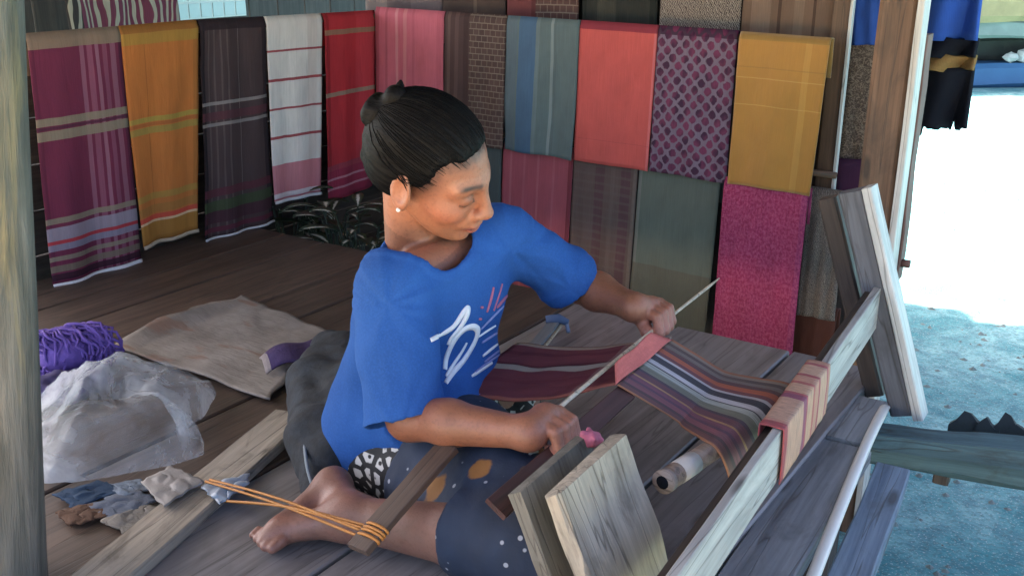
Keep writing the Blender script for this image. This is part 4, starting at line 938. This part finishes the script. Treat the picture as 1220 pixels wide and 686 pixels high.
# folds: radiating from shoulders and armpits, drag lines across the belly
def folds(P):
    w = np.zeros(len(P))
    for k, (c, fr, amp, sc) in enumerate(((SN, 11, .0032, .16), (SF, 11, .0032, .14), (c3, 9, .0040, .16), (EH, 10, .0034, .10), (HFm, 10, .003, .08))):
        d = P-c; r = np.linalg.norm(d, axis=1); an = np.arctan2(d[:, 2], d[:, 0]*.8+d[:, 1]*.6)
        w += amp*np.exp(-(r/sc)**2*.8)*np.array([mnoise.fractal((a*fr*.28, rr*7, k*7.), 1., 2., 2) for a, rr in zip(an, r)])*1.7
    return w
CC = A3(PY(503, 287, 1.255)); cl = np.linalg.norm(((Vt-CC)@ry(math.radians(24)))/np.array((.078, .098, .060)), axis=1)-1
Vt = Vt + nt*(.0022*((cl > .01) & (cl < .20)))[:, None]
Vt = Vt + nt*(folds(Vt)+fbm(Vt, (9, 9, 6), 3., 3)*.0035)[:, None]
def shirt_mat():
    N = NT('blue_cotton'); o = N.obj()
    c = N.mix(N.ramp(N.noise(o, 6, 4), [(.35, 0.), (.7, 1.)]).outputs[0], s2l('264a84'), s2l('2d5696'))
    c = N.mix(N.math('MULTIPLY', N.ramp(N.noise(o, 300, 2), [(.4, 0.), (.7, 1.)]).outputs[0], .2), c, s2l('3a6cb8'))
    return N.done(c, .85, N.bump(N.noise(o, 700, 2), .25, .0008, N.bump(N.noise(o, 26, 4, .6, .6), .35, .004)), Specular__IOR__Level=.12)
tee, Vt2 = np_mesh('t_shirt', Vt, Qt, shirt_mat(), person, 2, None, (PEL[0], PEL[1], 0))

cl2 = np.linalg.norm(((Vt2-CC)@ry(math.radians(24)))/np.array((.078, .098, .060)), axis=1)-1
up3 = ry(math.radians(24))@np.array([0, 0, 1.]); e1_ = ry(math.radians(24))@np.array([1., 0, 0]); rim = np.where((np.abs(cl2-.02) < .05) & (normals(Vt2, Qt)@up3 > -.3))[0]
an_ = np.arctan2(Vt2[rim]@np.array([0, 1., 0])-CC[1], (Vt2[rim]-CC)@e1_); ring_ = []
for k in range(40):
    a0 = -math.pi+k*math.pi/20; sel = rim[np.abs((an_-a0+math.pi) % (2*math.pi)-math.pi) < .10]
    if len(sel) > 3: pz = Vt2[sel]; ring_.append(Vector(pz[np.argsort(np.abs(cl2[sel]-.005))[:8]].mean(0)))
if len(ring_) > 20:
    ring_ = [(ring_[i-1]+ring_[i]*2+ring_[(i+1) % len(ring_)])/4 for i in range(len(ring_))]
    tube('collar', spline(ring_+[ring_[0]], 3), .0042, shirt_mat(), tee, 8)
# --- prints on the chest: strokes laid on the cloth
bv = BVHTree.FromPolygons([tuple(v) for v in Vt2], [tuple(int(i) for i in q) for q in Qt])
CHX = Vector((.86, -.51, .02)).normalized()                  # the way the chest faces
def on_shirt(px, py):
    d = _ray(px, py); h = bv.ray_cast(EYEP, d.normalized(), 5)
    return (h[0], h[1]) if h[0] is not None else None
M_WHITE = plain('print_white', 'd9dbe0', .6, .12, 60, .1, 300); M_PINKP = plain('print_pink', 'a8607c', .7, .3, 60, .1, 300); M_LILAC = plain('print_lilac', '7f86b8', .7, .3, 60, .1, 300)
def stroke(name, pts, wid, mat, closed=False):
    sp = spline([Vector((x, y, 0)) for x, y in pts], 7); L_ = []
    hits = [on_shirt(p.x, p.y) for p in sp]
    hits = [h for h in hits if h]
    if len(hits) < 2: return
    vs, fs = [], []; m = len(hits)
    for i, (p, n) in enumerate(hits):
        t = (hits[min(i+1, m-1)][0]-hits[max(i-1, 0)][0]).normalized(); sdv = n.cross(t).normalized()
        w = wid*.5*(.75+.4*math.sin(math.pi*i/(m-1))) if not closed else wid*.5
        vs += [p+n*.0012-sdv*w, p+n*.0022, p+n*.0012+sdv*w, p-n*.001+sdv*w, p-n*.001-sdv*w]
    for i in range(m-1):
        for j in range(5): a = i*5+j; b = i*5+(j+1) % 5; fs.append((a, b, b+5, a+5))
    fs += [(4, 3, 2, 1, 0), tuple(range((m-1)*5, m*5))]
    mesh(name, vs, fs, mat, tee, True)
stroke('script_stroke', [(513, 405), (528, 397), (541, 388), (552, 372), (557, 367), (556, 376), (548, 390), (538, 402), (534, 410)], .0092, M_WHITE)
stroke('script_stroke', [(530, 440), (532, 425), (540, 407), (552, 393), (563, 389), (569, 394), (565, 408), (553, 428), (540, 443), (531, 456)], .0105, M_WHITE)
stroke('script_stroke', [(531, 448), (540, 434), (550, 419), (556, 408)], .0055, M_WHITE)
for a, b, m_, w in (((570, 401), (590, 388), M_WHITE, .003), ((574, 408), (600, 392), M_LILAC, .0035), ((575, 424), (600, 404), M_WHITE, .004), ((577, 431), (606, 409), M_LILAC, .003), ((562, 448), (586, 432), M_WHITE, .0045), ((566, 443), (598, 420), M_LILAC, .003), ((580, 372), (588, 342), M_PINKP, .004), ((588, 370), (598, 338), M_PINKP, .0035), ((592, 366), (611, 344), M_PINKP, .005), ((573, 392), (608, 356), M_LILAC, .0035), ((597, 378), (612, 356), M_PINKP, .003), ((584, 459), (602, 440), M_LILAC, .003), ((571, 470), (594, 450), M_LILAC, .0025)):
    stroke('print_line', [a, ((a[0]+b[0])/2+1, (a[1]+b[1])/2-1), b], w*1.35, m_)
for p in ((574, 366), (572, 380)): stroke('print_dot', [(p[0]-1.5, p[1]), (p[0], p[1]), (p[0]+1.5, p[1])], .004, M_PINKP)

# --- sarong and floral wrap round the hips and over the folded leg
def sarong_mat():
    N = NT('black_white_batik'); o = N.obj(); nz = N.noise(o, 90, 3)
    m = N.map(o, (38, 38, 44)); e = N.new('TexVoronoi', Vector=m, Scale=1.0, Randomness=.9, _feature='DISTANCE_TO_EDGE').outputs[0]; d = N.new('TexVoronoi', Vector=m, Scale=1.0, Randomness=.9).outputs[0]
    f = N.math('MULTIPLY', N.ramp(N.math('ADD', e, N.math('MULTIPLY', nz, .1)), [(.22, 0.), (.27, 1.)]).outputs[0], N.ramp(N.math('ADD', d, N.math('MULTIPLY', nz, .1)), [(.17, 0.), (.24, 1.)]).outputs[0])
    c = N.mix(f, (.008, .008, .009), s2l('bdbab4')); return N.done(c, .75, N.bump(N.noise(o, 60, 3), .4, .004))
fw = Field((-1.36, .94, -.003), (-.60, 1.66, .26), .0042)
fw.ell(PEL+[0, -.01, -.005], (.140, .165, .095), None, .02); fw.cone(PEL+[.02, -.10, -.02], PEL+[.16, -.13, -.02], .095, .08, .03); fw.cone(PEL+[.02, .10, -.02], PEL+[.10, .16, -.03], .080, .055, .03)
fw.plane((0, 0, .002), (0, 0, -1))
Vw, Qw = fw.surface(); nw = normals(Vw, Qw); Vw = Vw+nw*(fbm(Vw, (14, 14, 9), 5., 3)*.006)[:, None]
np_mesh('sarong', Vw, Qw, sarong_mat(), person, 1, None, (PEL[0], PEL[1], 0))
def navy_mat():
    N = NT('navy_floral'); o = N.obj(); v = N.new('TexVoronoi', Vector=N.map(o, (11, 11, 0), (.3, .1, .2)), Scale=1.0, Randomness=1.0)
    nn = N.noise(o, 60, 3); d = N.math('ADD', v.outputs[0], N.math('MULTIPLY', nn, .14))
    c = N.mix(N.ramp(d, [(.26, 1.), (.30, 0.)]).outputs[0], N.mix(N.ramp(N.noise(o, 5, 3), [(.4, 0.), (.65, 1.)]).outputs[0], s2l('0a1322'), s2l('14263f')), s2l('7a5228'))
    c = N.mix(N.ramp(d, [(.13, 1.), (.16, 0.)]).outputs[0], c, s2l('3a2418'))
    c = N.mix(N.ramp(N.new('TexVoronoi', Vector=o, Scale=34.0).outputs[0], [(.10, 1.), (.14, 0.)]).outputs[0], c, s2l('8b8f98'))
    return N.done(c, .8, N.bump(N.noise(o, 50, 3), .4, .004))
fn_ = Field((-1.10, .88, -.003), (-.50, 1.45, .24), .0042)
K2 = A3(PZ(560, 632, .07)); fn_.chain([KN+[.01, .01, -.005], K2], [.072, .070], .02)
fn_.cone(KN+[-.02, .15, -.02], KN+[.05, .02, -.04], .06, .05, .03)
cutd = A3(PZ(420, 616, .06))-KN; cutd /= np.linalg.norm(cutd); fn_.plane(tuple(K2+cutd*.012), tuple(cutd+np.array([0, .25, .0])), .004)
fn_.chain([PEL+[.17, -.09, .0], KN+[.0, .03, .0]], [.108, .088], .03); fn_.cone(PEL+[.10, -.13, -.03], KN+[-.04, -.0, -.01], .085, .075, .03)
fn_.plane((-.965, 1.2, 0), (-1, .25, 0), .004)
fn_.plane((0, 0, .002), (0, 0, -1))
Vn_, Qn_ = fn_.surface(); nn_ = normals(Vn_, Qn_); Vn_ = Vn_+nn_*(fbm(Vn_, (12, 12, 8), 8., 3)*.007)[:, None]
np_mesh('floral_wrap', Vn_, Qn_, navy_mat(), person, 1, None, (PEL[0], PEL[1], 0))
# ================================================================ THINGS ON THE FLOOR
# denim jacket heaped behind the weaver
fj = Field((-1.62, 1.02, -.003), (-1.10, 1.66, .20), .0042)
J = lambda x, y, z: A3(PZ(x, y, z))
fj.chain([J(395, 412, .03), J(372, 455, .05), J(372, 520, .05), J(380, 585, .02)], [.040, .050, .046, .030], .025)
fj.chain([J(410, 420, .05), J(420, 470, .06), J(405, 540, .05)], [.05, .055, .05], .03)
fj.chain([J(352, 470, .03), J(366, 500, .05), J(362, 560, .03)], [.018, .020, .018], .01); fj.cone(J(375, 440, .07), J(404, 470, .085), .026, .03, .015)
fj.plane((0, 0, .002), (0, 0, -1)); Vj, Qj = fj.surface(); nj = normals(Vj, Qj)
Vj = Vj+nj*(fbm(Vj, (6, 16, 6), 2., 2)*.010)[:, None]
def denim():
    N = NT('dark_denim'); o = N.obj(); c = N.mix(N.ramp(N.noise(o, 18, 5, .7), [(.4, 0.), (.7, 1.)]).outputs[0], s2l('12161a'), s2l('28313a'))
    return N.done(c, .85, N.bump(N.noise(o, 500, 2), .3, .001, N.bump(N.noise(o, 45, 4), .5, .006)))
jo, _ = np_mesh('denim_jacket', Vj, Qj, denim(), None, 1); 
sm = spline([PZ(352, 474, .062), PZ(361, 490, .075), PZ(362, 520, .072), PZ(366, 556, .060), PZ(374, 584, .042)], 6); tube('seam', sm, .003, fabric('pale_seam', '7d868c', (), (), 40), jo, 6)
tag(jo, 'dark denim jacket heaped on the floor behind the weaver', 'jacket')
# flattened pale sack
SK = [PZ(133, 416, .006), PZ(288, 355, .006), PZ(390, 399, .006), PZ(322, 479, .006)]
def sack(u, v):
    p = SK[0].lerp(SK[1], u).lerp(SK[3].lerp(SK[2], u), v)
    e = mnoise.noise((u*4, v*4, 3))*.03; rim = max(0, 1-v*7)*.022*math.sin(math.pi*min(1, u*1.1)) 
    edge = (.02*mnoise.noise((u*7, 1, 1)) if v in (0, 1) else 0)
    return p+Vector((edge*.6+e*.3, edge+e*.3, .004+abs(mnoise.noise((u*2.2, v*2.6, 7)))*.012+rim+.0012*mnoise.noise((u*20, v*20, 1))))
def sack_mat():
    N = NT('sackcloth'); o = N.obj(); c = N.mix(N.ramp(N.noise(o, 6, 5, .65), [(.35, 0.), (.65, 1.)]).outputs[0], s2l('6f675f'), s2l('8f8880'))
    c = N.mix(N.ramp(N.noise(N.map(o, (3, 7, 5), (1.3, .2, 0)), 2.2, 3), [(.60, 0.), (.66, .6)]).outputs[0], c, s2l('7a5a48'))
    return N.done(c, .8, N.bump(N.noise(N.map(o, (8, 30, 8)), 3, 5), .5, .004))
tag(sheet('flat_sack', sack, 40, 34, sack_mat(), None, .004), 'flattened pale grey-brown sack lying on the floorboards', 'sack')
SB = [PZ(310, 428, .03), PZ(372, 400, .035), PZ(385, 425, .05), PZ(318, 446, .02)]
tag(sheet('purple_band', lambda u, v: SB[0].lerp(SB[1], u).lerp(SB[3].lerp(SB[2], u), v)+Vector((0, 0, .012*math.sin(math.pi*v)+.012*math.sin(u*5))), 14, 10, fabric('purple_cloth', '46385e', (), [(0, .1, '9a9088', .8)], 60), None, .004), 'folded purple cloth with a pale edge lying on the flat sack', 'cloth')
# plastic bag
def bag_mat():
    N = NT('clear_plastic'); o = N.obj(); n1 = N.noise(o, 16, 5, .65, 1.2)
    N.done(s2l('dfe5ea'), .07, N.bump(N.noise(o, 38, 5, .6, 1.5), .5, .008), Specular__IOR__Level=.6)
    tr = N.new('BsdfTransparent', Color=(.93, .95, .97, 1)); tl = N.new('BsdfTranslucent', Color=(*s2l('e4eaf0'), 1)); m1 = N.n.new('ShaderNodeMixShader'); m1.inputs[0].default_value = .35
    N.t.links.new(N.b.outputs[0], m1.inputs[1]); N.t.links.new(tl.outputs[0], m1.inputs[2])
    m2 = N.n.new('ShaderNodeMixShader'); N.put(m2.inputs[0], N.ramp(N.noise(o, 9, 4, .6, .8), [(.32, .45), (.68, .92)]).outputs[0])
    N.t.links.new(tr.outputs[0], m2.inputs[2]); N.t.links.new(m1.outputs[0], m2.inputs[1]); N.t.links.new(m2.outputs[0], N.n['Material Output'].inputs[0]); return N.m
BC = PZ(140, 530, 0)
bo = [(24, 524), (40, 490), (72, 462), (124, 452), (150, 450), (205, 462), (252, 456), (258, 470), (244, 498), (212, 518), (244, 528), (242, 544), (205, 556), (150, 566), (100, 575), (55, 578), (24, 556)]
bo3 = [PZ(x, y, 0.004) for x, y in bo]; ctr = sum(bo3, Vector())/len(bo3)
rc = random.Random(5)
cell = [(Vector((rc.uniform(-1, 1), rc.uniform(-1, 1), 0)), rc.uniform(.25, 1.), rc.uniform(-1, 1), rc.uniform(-1, 1)) for _ in range(26)]
exx = max((q-ctr).x for q in bo3); eyy = max(abs((q-ctr).y) for q in bo3)
def bag_h(q):
    """flat facets of a crumpled film: the highest of a set of tilted planes round scattered peaks"""
    d = q-ctr; X_, Y_ = d.x/exx, d.y/eyy; best = 0
    for c, h, gx, gy in cell:
        r = math.hypot(X_-c.x, Y_-c.y); best = max(best, h*(1-r*1.05)+.10*(gx*(X_-c.x)+gy*(Y_-c.y)))
    return best
nb_, nr_ = 96, 26; vs = [ctr+Vector((0, 0, .05+.05*bag_h(ctr)))]; fs = []
for i in range(1, nr_+1):
    s_ = i/nr_
    for j in range(nb_):
        k = j/nb_*len(bo3); a = bo3[int(k) % len(bo3)].lerp(bo3[(int(k)+1) % len(bo3)], k-int(k)); q = ctr.lerp(a, s_)
        w_ = 1-s_**2.6
        rg = sum((1-abs(mnoise.noise((q.x*f_+f_, q.y*f_, 2.)))*2.4)*a_ for f_, a_ in ((6, .026), (13, .013), (29, .003)))
        h = w_**.7*(.020+.075*bag_h(q)+rg)+.003
        vs.append(q+Vector((.004*mnoise.noise((q.x*50, q.y*50, 8)), .004*mnoise.noise((q.x*50, q.y*50, 9)), max(h, .003))))
for j in range(nb_): fs.append((0, 1+j, 1+(j+1) % nb_))
for i in range(nr_-1):
    for j in range(nb_): a = 1+i*nb_+j; b = 1+i*nb_+(j+1) % nb_; fs.append((a, a+nb_, b+nb_, b))
tag(mesh('plastic_bag', vs, fs, bag_mat(), None, True), 'crumpled translucent plastic bag on the floor beside the log post', 'bag')
# yarn skein
yc = PZ(84, 418, .050); M_YARN = plain('purple_yarn', '6a50a0', .85, .5, 60, .5, 200); vs, fs = [], []
yr = random.Random(3)
for k in range(60):
    a = (k/60-.5)*1.9; tilt = .35+yr.uniform(-.12, .12); R0 = .060*math.cos(a*.62)+.005*yr.uniform(-1, 1); off = a*.062
    ring = []
    for q in range(25):
        t = 6.283*q/24; ring.append(yc+Vector((R0*math.cos(t)*.95+off*.6, off*1.0+.016*math.sin(t+k*.9)+.010*yr.uniform(-1, 1), R0*.85*math.sin(t)+.006*math.sin(t*2+k))))
    v, f = tube_geo(ring, .0034, 5, False); b = len(vs); vs += v; fs += [tuple(i+b for i in q) for q in f]
sk_ = empty('yarn_skein', (yc.x, yc.y, 0), 'purple yarn skein lying behind the plastic bag', 'yarn')
mesh('yarn_strands', vs, fs, M_YARN, sk_, True)
fy = Field(A3(yc)-.11, A3(yc)+.11, .005); fy.ell(A3(yc), (.060, .072, .046), None, 0); a_, b_ = fy.surface(); np_mesh('yarn_core', a_, b_, M_YARN, sk_, 1)
fy = Field(A3(PZ(70, 470, .02))-.12, A3(PZ(70, 470, .02))+.12, .005); c_ = A3(PZ(72, 462, .022)); fy.ell(c_, (.07, .06, .024), None, 0); fy.ell(c_+[.02, .05, 0], (.05, .05, .022), None, .02); a_, b_ = fy.surface(); n_ = normals(a_, b_); a_ = a_+n_*(fbm(a_, (25, 25, 25), 1., 3)*.012)[:, None]
o_, _ = np_mesh('purple_cloth', a_, b_, fabric('dull_purple', '4a4468', (), (), 60), None, 1); tag(o_, 'crumpled dull purple cloth under the yarn skein', 'cloth')
# pale plank and the scraps at its end
tag(board('loose_plank', PZ(60, 742, .012), PZ(350, 496, .012), .085, .022, (0, 0, 1), M_GREY, None, seg=12, jit=.002), 'loose pale grey plank lying askew on the dark floor', 'plank')
def scrap(name, pts, z, mat, label, cat, h=.02, seed=0):
    c = [PZ(x, y, z) for x, y in pts]
    return tag(sheet(name, lambda u, v: c[0].lerp(c[1], u).lerp(c[3].lerp(c[2], u), v)+Vector((mnoise.noise((u*5, v*5, seed))*.008, mnoise.noise((u*5, v*5, seed+5))*.008, h*(.25+abs(mnoise.noise((u*2.6, v*2.6, seed+2)))*1.5)*(math.sin(math.pi*min(max(u, .06), .94))*math.sin(math.pi*min(max(v, .06), .94)))**.5+.0008*mnoise.noise((u*14, v*14, 2)))), 20, 16, mat, None, .003), label, cat)
scrap('paper_scrap', [(168, 575), (205, 557), (243, 575), (196, 606)], .030, plain('crumpled_paper', '8a8580', .6, .4, 30, .5, 60), 'crumpled grey paper scrap on the end of the loose plank', 'paper', .009, 3)
scrap('plastic_scrap', [(240, 582), (298, 566), (292, 584), (262, 602)], .028, plain('bluish_plastic', '8f9aa6', .3, .3, 30, .5, 60), 'small bluish plastic scrap where the orange cord is tied', 'plastic', .010, 9)
for k, (pp_, c_, lb) in enumerate((([(62, 590), (120, 574), (150, 586), (90, 606)], '2f4258', 'dark blue rag'), ([(100, 604), (160, 584), (188, 596), (140, 622)], '5d6470', 'grey-blue rag'), ([(66, 612), (112, 600), (130, 616), (84, 628)], '5a4436', 'brown rag'), ([(126, 580), (166, 572), (180, 584), (146, 594)], '6d7884', 'pale blue rag'), ([(120, 622), (176, 600), (196, 612), (150, 636)], '77736c', 'light grey rag'))):
    scrap('cloth_scrap', pp_, .006, fabric('scrap%d' % k, c_, (), (), 50), lb+' crumpled beside the loose plank, under the bag', 'rag', .007, k*4)
# tool with a blue tie on the floor behind the loom
tl = empty('floor_tool', PZ(635, 415, .01), 'grey flat tool with a blue tie lying behind the loom', 'tool')
t0, t1 = PZ(607, 452, .02), PZ(660, 386, .03)
board('shaft', t0, t1, .030, .016, (0, -.2, 1), wood('tool_grey', '55585c', '70747a', .5, 1, .2), tl, seg=4, jit=.001); 
tube('pale_streak', [t0+_R*.020, t1+_R*.020], .004, M_STICK, tl); 
vs, fs = tube_geo([t1-_R*.02+Vector((0, 0, .012)), t1+_R*.01+Vector((0, 0, .014)), t1+_R*.034+Vector((0, 0, .004))], [.010, .013, .008], 8)
mesh('tie', vs, fs, fabric('blue_tie', '4d5f80', (), (), 40), tl, True)
tube('tie_end', [t1+_R*.03+Vector((0, 0, .004)), t1+_R*.034-_F*.02+Vector((0, 0, -.02))], .005, fabric('blue_tie_end', '7684a0', (), (), 40), tl)
# small yarn oddments by the batten
tag(tube('striped_roll', spline([PY(588, 556, 1.14), PY(610, 545, 1.145), PY(636, 536, 1.15)], 6), [.012]+[.016]*11+[.012], None or (lambda: (lambda N: N.done(N.ramp(N.math('FRACT', N.math('MULTIPLY', N.new('SeparateXYZ', Vector=N.obj()).outputs[0], 26.0)), [(0, s2l('9c2c48')), (.25, s2l('d6c6c8')), (.4, s2l('8c2440')), (.6, s2l('c8c2bc')), (.75, s2l('241c20')), (.88, s2l('b9b4ac'))], 'CONSTANT').outputs[0], .8))(NT('striped_roll')))()), 'small roll of crimson and white striped cloth under the forearm', 'cloth')
fy = Field(A3(PY(578, 556, 1.12))-.05, A3(PY(578, 556, 1.12))+.05, .003); c_ = A3(PY(578, 556, 1.12))
for k in range(14): d_ = np.array([yr.uniform(-1, 1) for _ in range(3)])*.016; fy.cone(c_+d_*.3, c_+d_*1.2, .006, .003, .004)
a_, b_ = fy.surface(); o_, _ = np_mesh('yarn_tuft', a_, b_, plain('mauve_yarn', '8f4a6c', .8, .4, 80), None, 0); tag(o_, 'mauve yarn tuft beside the striped roll', 'yarn')
c_ = A3(PX(705, 523, -.625)); fy = Field(c_-.06, c_+.06, .003)
for k in range(22): d_ = np.array([yr.uniform(-1, 1), yr.uniform(-1, 1), yr.uniform(-.6, .8)])*.013; fy.cone(c_+d_*.4, c_+d_*1.15, .008, .004, .004)
a_, b_ = fy.surface(); o_, _ = np_mesh('yarn_tuft', a_, b_, plain('pink_yarn', 'a85a70', .85, .4, 80), None, 0); tag(o_, 'fuzzy pink yarn tuft caught on the near upright', 'yarn')
